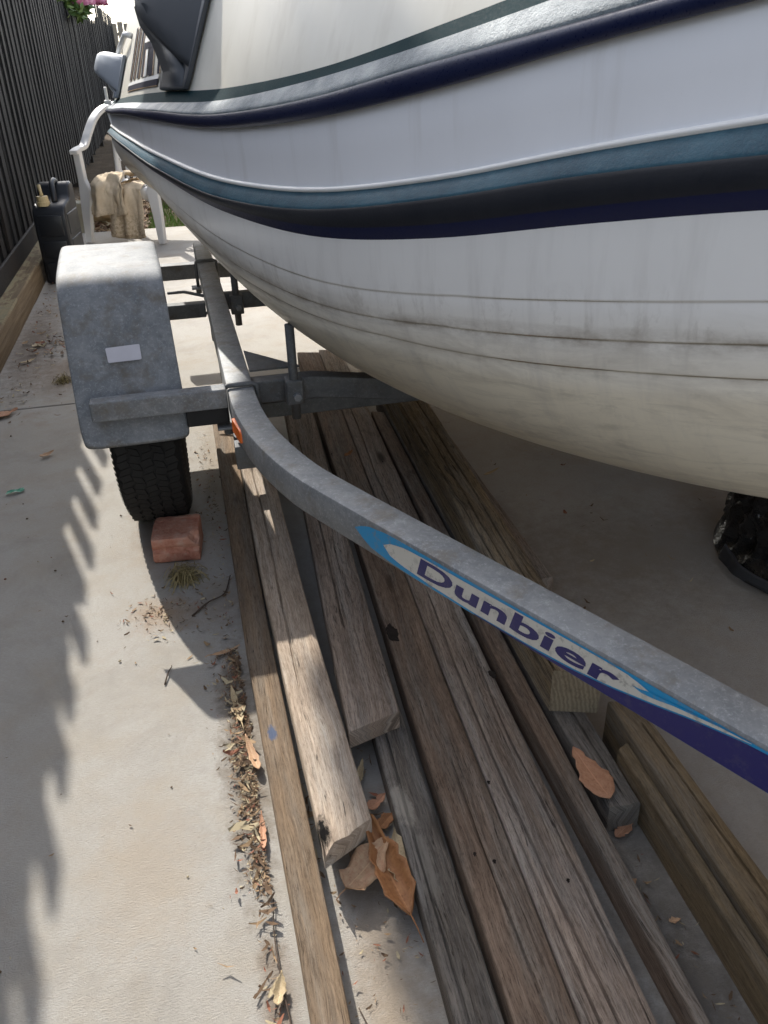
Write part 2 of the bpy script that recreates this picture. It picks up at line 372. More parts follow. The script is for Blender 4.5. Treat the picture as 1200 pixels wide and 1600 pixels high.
# ---- beyond: pale neighbour fence, end fence, plants ----------------
M_PALE = m_wood('pale_weathered_paling', (.42, .38, .31), (.26, .23, .18), .6, .2, 3.)
def pale_fence(name, label, p0, p1, h, seed):
    root = thing(name, label, 'fence', (p0[0], p0[1], 0)); d = Vector((p1[0] - p0[0], p1[1] - p0[1], 0)); L = d.length; ang = math.atan2(d.y, d.x); rnd = random.Random(seed)
    me = []
    for s in range(3):
        bb = MB().box(0, .135, -.008, .008, .02, h + .03 * s - .03)
        m_ = bpy.data.meshes.new('paling'); m_.from_pydata(bb.v, [], bb.f); m_.materials.append(M_PALE)
        l_ = m_.uv_layers.new(name='UVMap')
        for pl in m_.polygons:
            for li in pl.loop_indices: co = m_.vertices[m_.loops[li].vertex_index].co; l_.data[li].uv = (co.z + s, co.x)
        me.append(m_)
    t = 0
    while t < L:
        o = bpy.data.objects.new('paling', rnd.choice(me)); COL.objects.link(o); o.parent = root
        o.location = d.normalized() * t; o.rotation_euler = (0, 0, ang); t += .148
    for z in (.4, h - .3):
        bb = MB().box(0, L, .01, .06, z, z + .07); r = pyd('fence_rail', bb.v, bb.f, M_PALE, root); r.rotation_euler = (0, 0, ang)
    return root
pale_fence('paling_fence', 'grey unpainted paling fence across the far end behind the boat', (-1.0, 24.6), (6.5, 24.6), 1.95, 4)
pale_fence('paling_fence', 'pale unpainted palings of a taller fence showing above the black fence', (-1.16, 9.5), (-1.16, 16.5), 2.02, 5)

def m_leafy(name, a, b, rough=.5):
    t = NT(name); i = t.n('ShaderNodeNewGeometry'); c = t.mix(i.outputs['Random Per Island'], a, b); m = t.done(c, rough, 0, None, .4)
    return m
M_LEAFG = m_leafy('bush_leaf', (.05, .11, .025), (.13, .20, .045)); M_LEAFD = m_leafy('tree_leaf', (.025, .06, .015), (.07, .11, .03)); M_PINK = m_leafy('pink_petal', (.62, .20, .34), (.80, .42, .52))
M_BARK = m_plain('bark', (.16, .11, .075), .9, 0, 20, .6, .5)
def leafcloud(name, n, c, r, size, mat, parent, seed, flat=1.0, hang=0.0):
    rnd = random.Random(seed); v = []; f = []
    cl = [(Vector((rnd.gauss(0, .45) * r[0], rnd.gauss(0, .45) * r[1], rnd.gauss(0, .45) * r[2])), rnd.uniform(.25, .5)) for _ in range(max(6, n // 60))]
    for i in range(n):
        q, cr = rnd.choice(cl); p = Vector(c) + q + Vector((rnd.gauss(0, 1) * r[0], rnd.gauss(0, 1) * r[1], rnd.gauss(0, 1) * r[2])) * cr * .5
        d = Vector((rnd.uniform(-1, 1), rnd.uniform(-1, 1), rnd.uniform(-.7, .7) - hang)).normalized(); w = d.cross(Vector((rnd.uniform(-1, 1), rnd.uniform(-1, 1), rnd.uniform(.2, 1)))).normalized()
        L = size * rnd.uniform(.6, 1.3); wd = L * .2 * flat; nn = d.cross(w); b0 = len(v)
        v += [p, p + d * L * .5 + w * wd + nn * L * .05, p + d * L - nn * L * .06, p + d * L * .5 - w * wd + nn * L * .05]; f += [[b0, b0 + 1, b0 + 2], [b0, b0 + 2, b0 + 3]]
    o = pyd(name, v, f, mat); return unparent_offset(o, parent)
bush = thing('flowering_bush', 'leafy green bush with pink flower heads hanging over the black fence', 'bush', (-1.45, 12.8, 0))
MB().tube([(-1.5, 13.0, -.1), (-1.48, 12.9, .9), (-1.35, 12.6, 1.7), (-1.05, 12.3, 2.0)], [.05, .04, .03, .015], 8).build('trunk', M_BARK, bush, True)
MB().tube([(-1.48, 12.9, .9), (-1.6, 13.6, 1.7), (-1.2, 14.2, 2.0)], [.03, .02, .012], 8).build('branch', M_BARK, bush, True)
leafcloud('foliage', 3200, (-.92, 13.0, 1.80), (.12, 1.5, .11), .10, M_LEAFG, bush, 3, 1.3)
rnd = random.Random(5)
for (x, y, z) in ((-.80, 11.9, 1.72), (-.78, 12.6, 1.76), (-.80, 13.4, 1.80), (-.78, 16.0, 1.92), (-.78, 17.2, 1.96)):
    v = []; f = []
    for i in range(60):
        d = Vector((rnd.gauss(0, 1), rnd.gauss(0, 1), abs(rnd.gauss(0, 1)) * .8)).normalized(); p = Vector((x, y, z)); w = d.orthogonal().normalized() * .02; b0 = len(v)
        v += [p + d * .015 - w, p + d * .015 + w, p + d * .11 + w * 1.2, p + d * .11 - w * 1.2]; f.append([b0, b0 + 1, b0 + 2, b0 + 3])
    unparent_offset(pyd('flower_head', v, f, M_PINK), bush)
tr = thing('tree', 'drooping dark leaved tree hanging over the far fence against the bright sky', 'tree', (-2.2, 19, 0))
MB().tube([(-2.2, 19, -.1), (-2.1, 19, 1.6), (-1.7, 18.6, 2.8), (-.9, 18, 3.4)], [.13, .11, .08, .03], 10).build('trunk', M_BARK, tr, True)
MB().tube([(-1.9, 18.8, 2.3), (-1.9, 20, 3.2), (-1.2, 21, 3.6)], [.06, .05, .02], 8).build('branch', M_BARK, tr, True)
leafcloud('crown', 3500, (-.75, 17.6, 2.85), (.75, 1.4, .42), .26, M_LEAFD, tr, 9, .55, 1.0)
tr2 = thing('tree', 'small round dark tree peeping over the far grey fence', 'tree', (-.05, 28, 0))
MB().tube([(-.05, 28, -.1), (0, 28, 1.0), (.02, 28, 2.0)], [.08, .07, .05], 8).build('trunk', M_BARK, tr2, True)
leafcloud('crown', 900, (-.02, 28, 2.15), (.42, .5, .28), .2, M_LEAFD, tr2, 12, 1.2)

shade = thing('tree', 'dense dark green tree growing behind the black fence and overhanging the driveway', 'tree', (-1.75, 1.7, 0))  # added out of view to keep the sun off the planks
MB().tube(spline([(-1.75, 1.7, -.1), (-1.72, 1.72, 1.2), (-1.6, 1.9, 2.2), (-1.35, 3.0, 3.6), (-1.1, 4.2, 4.4)], 5), [.12 - .004 * i for i in range(21)], 12).build('trunk', M_BARK, shade, True)
for pts in (((-1.35, 3.0, 3.6), (-1.1, 4.2, 3.8), (-.95, 5.0, 4.0)), ((-1.3, 3.2, 3.7), (-1.2, 3.9, 4.0), (-1.0, 4.3, 4.3)), ((-1.3, 3.4, 3.8), (-.9, 4.0, 4.2), (-.6, 4.4, 4.7))):
    MB().tube(spline(pts, 5), [.05 - .004 * i for i in range(11)], 8).build('branch', M_BARK, shade, True)
rnd = random.Random(41); v = []; f = []
for i in range(13000):  # crown outline laid out along the sun rays to shape its shadow
    while True:
        yy = rnd.uniform(3.95, 6.1); zz = 3.245 + .5 * max(0, yy - 5.12) + 2.4 * rnd.random() ** 1.5
        top = 4.97 - .35 * max(0, 4.7 - yy)
        if zz < top and yy < (5.92 if zz < 3.98 else 5.58 + .55 * (zz - 3.95)) + .03 * fbm(zz * 3, 1, 2): break
    zz += .012 * (fbm(yy * 2.5, 3, 1)); dpt = rnd.gauss(0, .16)
    p = Vector((-.95, yy, zz)) + SUN_L * dpt
    d = Vector((rnd.uniform(-1, 1), rnd.uniform(-1, 1), rnd.uniform(-.8, .5))).normalized(); w = d.cross(Vector((rnd.uniform(-1, 1), rnd.uniform(-1, 1), rnd.uniform(.2, 1)))).normalized(); L = .11 * rnd.uniform(.6, 1.2); b0 = len(v)
    L *= 1 if zz > 3.45 else .6; d.z = abs(d.z) if zz < 3.36 else d.z; p = p - d * L * (.5 if zz >= 3.36 else 0)
    v += [p, p + d * L * .5 + w * L * .22, p + d * L, p + d * L * .5 - w * L * .22]; f += [[b0, b0 + 1, b0 + 2], [b0, b0 + 2, b0 + 3]]
unparent_offset(pyd('crown', v, f, M_LEAFD), shade)
# unseen house wall and eave, added to block sky light from the right
def m_render():
    t = NT('pale_brick_wall'); p = t.pos(); b_ = t.n('ShaderNodeTexBrick'); b_.inputs['Scale'].default_value = 4.2; b_.inputs['Color1'].default_value = rgba((.34, .26, .20)); b_.inputs['Color2'].default_value = rgba((.27, .20, .15)); b_.inputs['Mortar'].default_value = rgba((.36, .33, .29)); b_.inputs['Mortar Size'].default_value = .012
    c = t.n('ShaderNodeCombineXYZ'); q = t.sep(p); t.l(q[1], c.inputs[0]); t.l(q[2], c.inputs[1]); t.l(c.outputs[0], b_.inputs['Vector'])
    return t.done(b_.outputs['Color'], .9, 0, t.bump(b_.outputs['Fac'], -.3, .01), .2)
house = thing('house', 'pale brick house wall with a low eave along the far side of the driveway', 'house', (2.6, 2, 0))
MB().box(2.35, 2.6, -5, 9.5, -.05, 2.62).build('wall', m_render(), house)
MB().box(2.2, 2.9, -5.3, 9.8, 2.63, 2.66).build('eave', M_BARK, house); MB().box(2.09, 2.2, -5.3, 9.8, 2.58, 2.70).build('gutter', M_BARK, house)
# lawn and garden bed past the end of the slab
M_GRASS = m_leafy('lawn_grass', (.06, .15, .02), (.17, .26, .05))
v = []; f = []; rnd = random.Random(21)
for i in range(16000):
    x = rnd.uniform(-.25, 2.4); y = 6.95 + 5.5 * rnd.random() ** 1.6; h = rnd.uniform(.03, .075); a = rnd.uniform(0, 6.28); w = .004; b0 = len(v)
    dx, dy = math.cos(a) * w, math.sin(a) * w; lx, ly = rnd.gauss(0, .018), rnd.gauss(0, .018)
    v += [(x - dx, y - dy, -.05), (x + dx, y + dy, -.05), (x + lx, y + ly, -.05 + h)]; f.append([b0, b0 + 1, b0 + 2])
stuff(pyd('lawn', v, f, M_GRASS))
M_LIT = [m_plain('litter_tan', (.30, .20, .11), .85, 0, 40, .2, .5), m_plain('litter_brown', (.13, .08, .045), .9, 0, 40, .2, .5), m_plain('litter_rust', (.26, .10, .055), .8, 0, 40, .2, .5), m_plain('litter_straw', (.46, .38, .24), .85, 0, 40, .2, .4)]
def litter(name, gen, n, size, seed, z0=.002):
    rnd = random.Random(seed); v = []; f = []; mi = []
    for i in range(n):
        x, y, z = gen(rnd); L = size * rnd.uniform(.35, 1.3); w = L * rnd.choice((.10, .16, .28, .4)); a = rnd.uniform(0, 6.28); c, s = math.cos(a), math.sin(a); cu = rnd.uniform(0, .35) * L; b0 = len(v)
        row = [(-.5, .35, cu), (0, 1, 0), (.5, .3, cu * rnd.uniform(.2, 1))]; tl = rnd.uniform(-.5, .5)
        for (t, ww, h) in row:
            for sg in (-1, 1):
                px, py = t * L, sg * w * ww * .5; v.append((x + px * c - py * s, y + px * s + py * c, z + z0 + h + sg * tl * w * .5 + abs(tl) * w * .5))
        f += [[b0, b0 + 2, b0 + 3, b0 + 1], [b0 + 2, b0 + 4, b0 + 5, b0 + 3]]; k = rnd.choice((0, 0, 1, 1, 1, 2, 3)); mi += [k, k]
    return stuff(pyd(name, v, f, M_LIT, None, False, None, mi))
litter('garden_mulch', lambda r: (r.uniform(-.93, -.25), r.uniform(6.85, 9.5), -.05 + r.uniform(0, .03)), 2600, .07, 31)
litter('leaf_litter', lambda r: (-.004 - abs(r.gauss(0, .019)) * (.5 + .8 * abs(math.sin(r.random() * 9))) - .004 * r.random(), .86 + .62 * r.random() if r.random() < .8 else r.uniform(.6, 2.7), r.uniform(0, .008)), 1500, .0105, 32)
litter('bark_fragments', lambda r: (-.008 - abs(r.gauss(0, .022)), r.choice((r.gauss(1.18, .12), r.gauss(1.0, .12), r.uniform(.6, 1.5))), r.uniform(.002, .010)), 110, .026, 132)
litter('bark_fragments', lambda r: (r.choice((r.gauss(.0735, .002), r.uniform(.165, .215))), r.uniform(.85, 1.1), r.uniform(0, .01)), 30, .024, 133)
litter('leaf_litter', lambda r: (r.uniform(.076, .20), r.uniform(.62, 1.12), r.uniform(0, .006)), 150, .009, 33)
litter('leaf_litter', lambda r: (-.80 + abs(r.gauss(0, .13)), r.uniform(3.0, 6.2), r.uniform(0, .004)), 420, .022, 34)
litter('leaf_litter', lambda r: (r.gauss(-.57, .10), 3.95 + r.gauss(0, .10), r.uniform(0, .01)), 130, .035, 35)
litter('leaf_litter', lambda r: (r.gauss(-.03, .045), r.uniform(1.3, 2.6), 0), 200, .014, 36)
litter('leaf_litter', lambda r: (r.uniform(.52, .62), r.uniform(.40, .80), r.uniform(0, .003)), 60, .012, 37)
litter('leaf_litter', lambda r: (r.uniform(-.7, .0), r.uniform(.6, 3.1), 0), 120, .007, 38)
litter('leaf_litter', lambda r: (r.gauss(-.17, .05), r.gauss(1.66, .045), 0), 170, .012, 39)
litter('leaf_litter', lambda r: (r.uniform(.7, 1.7), r.uniform(1.0, 2.6), 0), 90, .02, 40)

# ================================================================== BOAT
def m_gel(name, dirty):
    t = NT(name); p = t.coord('Object'); uv = t.coord('UV'); a = t.noise(t.coord('Object', (1, 1, .5)), 4, 5, .65); f = t.noise(p, 60, 4, .6)
    base = (.80, .805, .83) if not dirty else (.84, .825, .795)
    c = t.mix(t.mrange(a, .4, .75, 0, .35), base, tuple(x * .86 for x in base))
    r = .24
    if dirty:
        vv = t.sep(uv)[1]
        c = t.mix(t.mrange(vv, .11, .34, 0, .9), c, (.80, .72, .56))
        drip = t.noise(t.coord('UV', (8, 2.5, 1)), 2.2, 6, .72, .5)
        zone = t.math('MULTIPLY', t.mrange(vv, .07, .15, 0, 1), t.mrange(vv, .18, .20, 1, 0))
        c = t.mix(t.math('MULTIPLY', t.mrange(drip, .52, .72, 0, .55), zone), c, (.30, .26, .21))
        faint = t.noise(t.coord('UV', (7, .8, 1), (3, 0, 0)), 2.5, 4, .7); c = t.mix(t.math('MULTIPLY', t.mrange(faint, .5, .75, 0, .35), t.mrange(vv, .0, .12, .5, 1)), c, (.42, .39, .36))
        wob = t.math('MULTIPLY', t.math('SUBTRACT', t.noise(t.coord('UV', (3, 20, 1)), 2, 5, .7), .5), .03)
        d_ = t.math('ABSOLUTE', t.math('SUBTRACT', t.math('ADD', vv, wob), .186)); band = t.mrange(d_, .0, .034, 1, 0); lump = t.noise(t.coord('UV', (6, 9, 1), (1, 7, 0)), 2, 5, .75)
        c = t.mix(t.math('MULTIPLY', band, t.mrange(lump, .36, .64, .15, .85)), c, (.24, .195, .145))
        d2 = t.math('ABSOLUTE', t.math('SUBTRACT', t.math('ADD', vv, wob), .262)); c = t.mix(t.math('MULTIPLY', t.mrange(d2, 0, .02, 1, 0), t.mrange(lump, .4, .7, .1, .6)), c, (.26, .205, .145))
        smear = t.noise(t.coord('UV', (3.2, 8, 1), (0, 3, 0)), 1.7, 6, .74, 1.2)
        c = t.mix(t.math('MULTIPLY', t.mrange(smear, .50, .74, 0, .45), t.mrange(vv, .17, .24, 0, 1)), c, (.27, .235, .18)); big = t.noise(t.coord('UV', (1.8, 4, 1), (2, 3, 0)), 1.6, 7, .75, .9); c = t.mix(t.math('MULTIPLY', t.mrange(big, .48, .70, 0, .35), t.mrange(vv, .10, .2, 0, 1)), c, (.36, .31, .245))
        blk = t.noise(t.coord('UV', (9, 30, 1), (5, 1, 0)), 2, 4, .7, .4); c = t.mix(t.math('MULTIPLY', t.mrange(blk, .70, .76, 0, .7), t.mrange(vv, .05, .2, .4, 1)), c, (.09, .08, .07))
        r = .34
    else:
        streak = t.noise(t.coord('Object', (7, 7, .6)), 2.2, 4, .6); c = t.mix(t.mrange(streak, .55, .75, 0, .3), c, (.45, .42, .38))
    sc = t.voro(p, 60); c = t.mix(t.mrange(sc, .008, .03, .5, 0), c, (.2, .18, .16))
    return t.done(c, r, 0, t.bump(f, .04, .001), .5)
M_HULL = m_gel('hull_gelcoat', True); M_SIDE = m_gel('side_gelcoat', False)
def m_cabin():
    t = NT('cabin_gelcoat'); p = t.coord('Object'); a = t.noise(t.coord('Object', (1, 1, .3)), 5, 5, .6); s = t.noise(t.coord('Object', (9, 9, .5)), 2, 4, .6)
    c = t.mix(t.mrange(a, .4, .7, 0, .6), (.60, .575, .50), (.52, .49, .41)); c = t.mix(t.mrange(s, .55, .75, 0, .35), c, (.40, .36, .29))
    return t.done(c, .42, 0, t.bump(t.noise(p, 90, 3), .05, .001), .45)
M_CABIN = m_cabin()
def m_chalk(name, col, chalk, amt=.6, rough=.3, sparkle=.3, spec=.5):
    t = NT(name); p = t.coord('Object'); a = t.noise(p, 10, 6, .7); f = t.noise(p, 260, 4, .8); g = t.noise(p, 70, 5, .75)
    c = t.mix(t.mrange(a, .35, .65, 0, amt), col, chalk); c = t.mix(t.mrange(f, .5, .72, 0, amt * .8), c, chalk)
    h = t.math('ADD', g, f)
    return t.done(c, t.mrange(f, .35, .65, rough, rough + .2), 0, t.bump(h, sparkle, .003), spec)
M_FLANGE = m_chalk('chalky_flange', (.085, .115, .14), (.31, .345, .36), .85, .46, .7, .3); M_TEAL = m_chalk('faded_teal', (.010, .055, .088), (.06, .16, .215), .55, .38, .3, .4)
M_TEALD = m_chalk('dark_teal', (.006, .026, .032), (.016, .045, .052), .3, .7, .15, .08); M_NAVY = m_chalk('navy_gelcoat', (.006, .010, .040), (.025, .03, .07), .3, .25, .05)
M_NAVY2 = m_chalk('bright_navy_stripe', (.002, .006, .045), (.006, .012, .06), .3, .35, .05, .3)
M_CHAR = m_chalk('charcoal_rubber', (.010, .012, .018), (.03, .031, .036), .35, .45, .08, .3); M_WEDGE = m_plain('white_edge', (.78, .77, .75), .4, 0, 30, .05, .15)
boat = thing('motor_boat', 'white fibreglass runabout with teal and navy stripes resting on the trailer', 'boat', (XC, 2.2, .40))
def strips(name, rows, m, smooth=True, uvrows=None):
    # rows: functions y -> (x, z) for the port side, mirrored to starboard
    v = []; f = []; uv = []
    n = len(rows)
    for side in (0, 1):
        b0 = len(v)
        for y in STN:
            for j, r in enumerate(rows):
                x, z = r(y); x = min(x, XC - .004); v.append((x if side == 0 else 2 * XC - x, y, z)); uv.append((y + side * 7, uvrows[j] if uvrows else j / max(n - 1, 1)))
        for i in range(len(STN) - 1):
            for j in range(n - 1):
                a = b0 + i * n + j; q = [a, a + n, a + n + 1, a + 1]; f.append(q if side == 0 else q[::-1])
    o = pyd(name, v, f, m, None, smooth, uv); return unparent_offset(o, boat)
L = lambda k, dx=0, dz=0: (lambda y: (plan(y) + OFF[k] + dx, zt(k, y) + dz))
def mid(k1, k2, t, dx=0):
    return lambda y: (plan(y) + OFF[k1] * (1 - t) + OFF[k2] * t + dx, zt(k1, y) * (1 - t) + zt(k2, y) * t)
CAB_TOP = 1.52
def cabrow(t):
    def r(y):
        zb = zt('cabbot', y); x0 = plan(y) + .05; top = CAB_TOP + .06 * max(0, min(1, (y - .6)))
        if t <= .8:
            z = zb + (top - zb) * t / .8; return (x0 + .36 * (z - zb), z)
        q = (t - .8) / .2; x1 = x0 + .36 * (top - zb); a = q * math.pi / 2
        return (x1 + max(XC - x1, .02) * (q ** 1.1), top + .10 * math.sin(a))
    return r
strips('cabin', [cabrow(t) for t in (0, .2, .4, .6, .74, .8, .83, .88, .94, 1.0)], M_CABIN)
strips('teal_pinstripe', [L('cabbot', 0, .001), mid('cabbot', 'flin', .5), L('flin', 0, 0)], M_TEALD)
strips('gunwale', [L('flin'), mid('flin', 'flout', .35, -.002), mid('flin', 'flout', .7, -.004), mid('flin', 'flout', .9, -.003), L('flout', .0005)], M_FLANGE)
strips('rubbing_strake', [L('flout'), mid('flout', 'navbot', .2, -.004), mid('flout', 'navbot', .6, -.005), mid('flout', 'navbot', .92, -.002), L('navbot'), L('navbot', .014, .002)], M_NAVY)
strips('topside', [L('navbot', .014, .002), mid('navbot', 'T0', .12, .008), mid('navbot', 'T0', .5, .007), mid('navbot', 'T0', .85, .003), L('T0', .001, .006)], M_SIDE)
strips('white_bead', [L('T0', .001, .006), L('T0', -.005, .005), L('T0', -.007, 0), L('T0', -.004, -.003)], M_WEDGE)
strips('spray_ledge', [L('T0', -.004, -.003), mid('T0', 'T1', .4, .001), mid('T0', 'T1', .85, -.003), L('T1')], M_TEAL)
strips('charcoal_band', [L('T1'), mid('T1', 'T2', .15, -.003), mid('T1', 'T2', .8, -.001), L('T2', .002)], M_CHAR)
strips('navy_stripe', [L('T2', .002), mid('T2', 'T3', .2, .001), mid('T2', 'T3', .9, 0), L('T3', 0)], M_NAVY2)
# lower hull: three lap seams run along it as real steps
def tA(y): return .095 + .035 * min(1, max(0, (1.25 - y) / .5))
def tB(y): return .17 + .045 * min(1, max(0, (1.3 - y) / .55))
def tC(y): return .225 + .07 * min(1, max(0, (1.45 - y) / .7))
def brow(fn, dx=0., dz=0.):
    def r(y):
        p = bottom(y, fn(y)); return (p[0] + dx, p[2] + dz)
    return r
rows = [lambda y: (plan(y) + .012, zt('T3', y))]; uvr = [0.]
for q in (.25, .5, .75): rows.append(brow(lambda y, q=q: tA(y) * q)); uvr.append(.11 * q)
def seam(fn, uvv, step):
    rows.append(brow(lambda y: fn(y) - .004, -.0006)); uvr.append(uvv - .004)
    rows.append(brow(lambda y: fn(y) - .0012, -.0006)); uvr.append(uvv - .001)
    rows.append(brow(lambda y: fn(y), step)); uvr.append(uvv)
    rows.append(brow(lambda y: fn(y) + .005, .0)); uvr.append(uvv + .005)
seam(tA, .11, .0008)
rows.append(brow(lambda y: (tA(y) + tB(y)) / 2)); uvr.append(.145)
seam(tB, .185, .0018)
rows.append(brow(lambda y: (tB(y) + tC(y)) / 2)); uvr.append(.22)
seam(tC, .255, .0018)
for q in np.linspace(.08, 1, 26): rows.append(brow(lambda y, q=q: tC(y) + .005 + (1 - tC(y) - .005) * q)); uvr.append(.26 + .74 * q)
strips('lower_hull', rows, M_HULL, True, uvr)
# grime packed into the seams, as thin beads
M_GRIME = m_plain('seam_grime', (.27, .205, .13), .9, 0, 60, .2, .7)
for fn, rr in ((tA, .00035), (tB, .0006), (tC, .0007)):
    b = MB()
    for side in (0, 1):
        pts = []
        for y in STN[2:]:
            p = bottom(y, fn(y)); pts.append((p[0] if side == 0 else 2 * XC - p[0], y, p[2]))
        b.tube(pts, [rr * max(.15, .7 + 1.6 * fbm(q[1] * 5, side, rr * 900)) for q in pts], 5)
    b.build('seam', M_GRIME, boat, True)
# stem band closing the bow
b = MB(); b.tube([(XC, .298, zt(k, .30)) for k in ('cabbot', 'flin', 'flout', 'navbot', 'T0', 'T1', 'T2', 'T3')] + [(XC, .298 + .06 * q * q, zt('T3', .3) - q * (zt('T3', .3) - bottom(.36, 1)[2])) for q in np.linspace(.1, 1, 10)], .010, 8); b.build('stem_band', M_SIDE, boat, True)
# transom
v = []; y = 3.95
prof = []
for k in ('flin', 'flout', 'navbot', 'T0', 'T1', 'T2', 'T3'): prof.append((plan(y) + OFF[k], zt(k, y)))
for q in np.linspace(.05, 1, 14): p = bottom(y, q); prof.append((p[0], p[2]))
pl = prof + [(2 * XC - x, z) for x, z in prof[::-1][1:]]
v = [(x, y, z) for x, z in pl]; unparent_offset(pyd('transom', v, [list(range(len(v)))[::-1]], M_SIDE), boat)
pr = [cabrow(t)(y) for t in (0, .2, .4, .6, .74, .8, .83, .88, .94, 1.0)]; pl = pr + [(2 * XC - x, z) for x, z in pr[::-1][1:]]
v = [(x, y, z) for x, z in pl]; unparent_offset(pyd('cabin_rear', v, [list(range(len(v)))[::-1]], M_CABIN), boat)
# wall frame on the cabin side
def wall(y, h, out=0.):
    zb = zt('cabbot', y); x = plan(y) + .05 + .36 * h; t = (plan(y + .05) - plan(y - .05)) / .1
    n = Vector((-1, t, .36)).normalized(); return Vector((x, y, zb + h)) + n * out
M_SCOOP = m_plain('grey_plastic', (.055, .06, .068), .42, 0, 14, .06, .3)
M_SCOOP2 = m_plain('light_grey_plastic', (.34, .37, .41), .45, 0, 14, .06, .3); M_DARK = m_plain('dark_recess', (.008, .009, .010), .6, 0, 20, .1, .2)
def air_scoop(y0, y1, hgt, proud, mat):
    # mounting plate: a patch that follows the cabin side
    G = []
    for i in range(13):
        q = i / 12; ua = -.16 * q ** 1.2; ub = (1.0 + .08 * math.sin(q * 2.2)) if q < .7 else 1.07 - .12 * (q - .7) / .3
        if q < .06: ua += .03; ub -= .06
        G.append([wall(y0 + (y1 - y0) * (ua + (ub - ua) * j / 10), (.004 + .996 * q) * hgt, .009) for j in range(11)])
    o = MB().grid(G).build('scoop_plate', mat, boat, True); d = o.modifiers.new('solid', 'SOLIDIFY'); d.thickness = .012; d.offset = 0
    e = o.modifiers.new('bevel', 'BEVEL'); e.width = .003; e.segments = 2
    # pod: swells from the plate's front edge out to a blunt rear tip
    secs = [(-.02, .0, .15, 1.0), (.05, .10, .165, 1.0), (.22, .32, .21, 1.0), (.45, .60, .29, 1.02), (.68, .86, .37, 1.03), (.86, .99, .44, 1.0), (.96, .98, .50, .96), (1.02, .84, .56, .90), (1.05, .5, .62, .84)]
    G = []
    for (u, o_, h0, h1) in secs:
        yy = y0 + (y1 - y0) * u; o_ = o_ * proud; ring = []
        for (q, w) in ((0, 0.0), (.0, .75), (.06, .94), (.2, 1.0), (.5, 1.0), (.8, .97), (.94, .85), (1.0, .6), (1.0, 0.0)):
            lean = .42 * (1 - w) if q == 0 else 0
            ring.append(wall(yy, (h0 + (h1 - h0) * q - (.30 * (1 - o_ / max(proud, 1e-6)) * (1 - q)) * 0) * hgt, .011 + o_ * w))
        G.append(ring)
    b = MB().grid(G); b.build('scoop_pod', mat, boat, True)
    # curved strut from the pod's underside down to the foot of the plate
    S = []
    for (q, o_, u0, u1) in ((0, .012, .10, .85), (.12, .014, .12, .88), (.22, .03, .3, .95), (.32, .45 * proud, .50, 1.02), (.42, .78 * proud, .60, 1.05), (.54, .97 * proud, .66, 1.06)):
        h = (.02 + q * .95) * hgt
        S.append([wall(y0 + (y1 - y0) * u0, h, max(.011, o_ - .012)), wall(y0 + (y1 - y0) * u0, h, o_ + .004), wall(y0 + (y1 - y0) * u1, h, o_ + .004), wall(y0 + (y1 - y0) * u1, h, max(.011, o_ - .014)), wall(y0 + (y1 - y0) * u0, h, max(.011, o_ - .012))])
    MB().grid(S).build('scoop_strut', mat, boat, True)
air_scoop(2.27, 2.52, .30, .105, M_SCOOP)
air_scoop(3.62, 3.84, .14, .09, M_SCOOP2)
# lettering fragment on the cabin side between the two scoops
M_INK = m_plain('letter_navy', (.012, .013, .028), .8, 0, 20, .05, .2, spec=.05); M_GOLD = m_plain('letter_gold', (.36, .22, .10), .4, 0, 20, .05, .2); M_LWHITE = m_plain('letter_white', (.78, .77, .74), .4, 0, 20, .03, .1)
def lstroke(poly, o_, m, parent):
    (a0, h0), (a1, h1), (a2, h2), (a3, h3) = poly; n = max(2, int((a1 - a0) / .03)); G = []
    for i in range(n + 1):
        t = i / n; G.append([wall(a0 + (a1 - a0) * t, h0 + (h1 - h0) * t, o_), wall(a3 + (a2 - a3) * t, h3 + (h2 - h3) * t, o_)])
    return MB().grid(G).build('letter', m, parent)
lets = None
for (ya, yb, h0, h1, m, o_) in ((2.60, 3.22, .018, .034, M_INK, .0030), (2.60, 3.22, .016, .018, M_GOLD, .0028), (2.60, 3.22, .034, .044, M_LWHITE, .0030)):
    lstroke([(ya, h0), (yb, h0 * .9), (yb, h1 * .9), (ya, h1)], o_, m, boat)
def stem(y0, y1, sl, h0, h1, m=M_INK, o_=.003): lstroke([(y0, h0), (y1, h0), (y1 + sl, h1), (y0 + sl, h1)], o_, m, boat)
for (a, b_, hh) in ((3.16, 3.21, .20), (3.06, 3.10, .20), (2.95, 3.0, .19), (2.86, 2.90, .15), (2.70, 2.78, .12), (2.60, 2.63, .12)):
    stem(a, b_, .05, .046, hh); stem(a - .012, a - .002, .05, .046, hh, M_GOLD, .0031)
stem(2.80, 2.85, .05, .046, .125, M_LWHITE); lstroke([(2.66, .118), (2.92, .118), (2.94, .136), (2.66, .134)], .0034, M_INK, boat); lstroke([(2.66, .136), (2.94, .138), (2.95, .15), (2.66, .148)], .0034, M_LWHITE, boat)
# grab rail along the cabin's shoulder near the stern
MB().tube([wall(3.9, .12, .004), wall(3.88, .135, .02), wall(3.7, .165, .024), wall(3.5, .195, .024), wall(3.47, .195, .004)], .010, 8).build('grab_rail', M_WEDGE, boat, True)
# stern cleat and fairlead on the gunwale corner
b = MB(); q = Vector((plan(3.93) + .02, 3.90, zt('flin', 3.9)))
b.box(q.x - .012, q.x + .014, 3.88, 3.92, q.z - .004, q.z + .012); b.box(q.x - .006, q.x + .006, 3.893, 3.907, q.z + .008, q.z + .06); b.build('cleat', M_WEDGE, boat, bevel=.003)

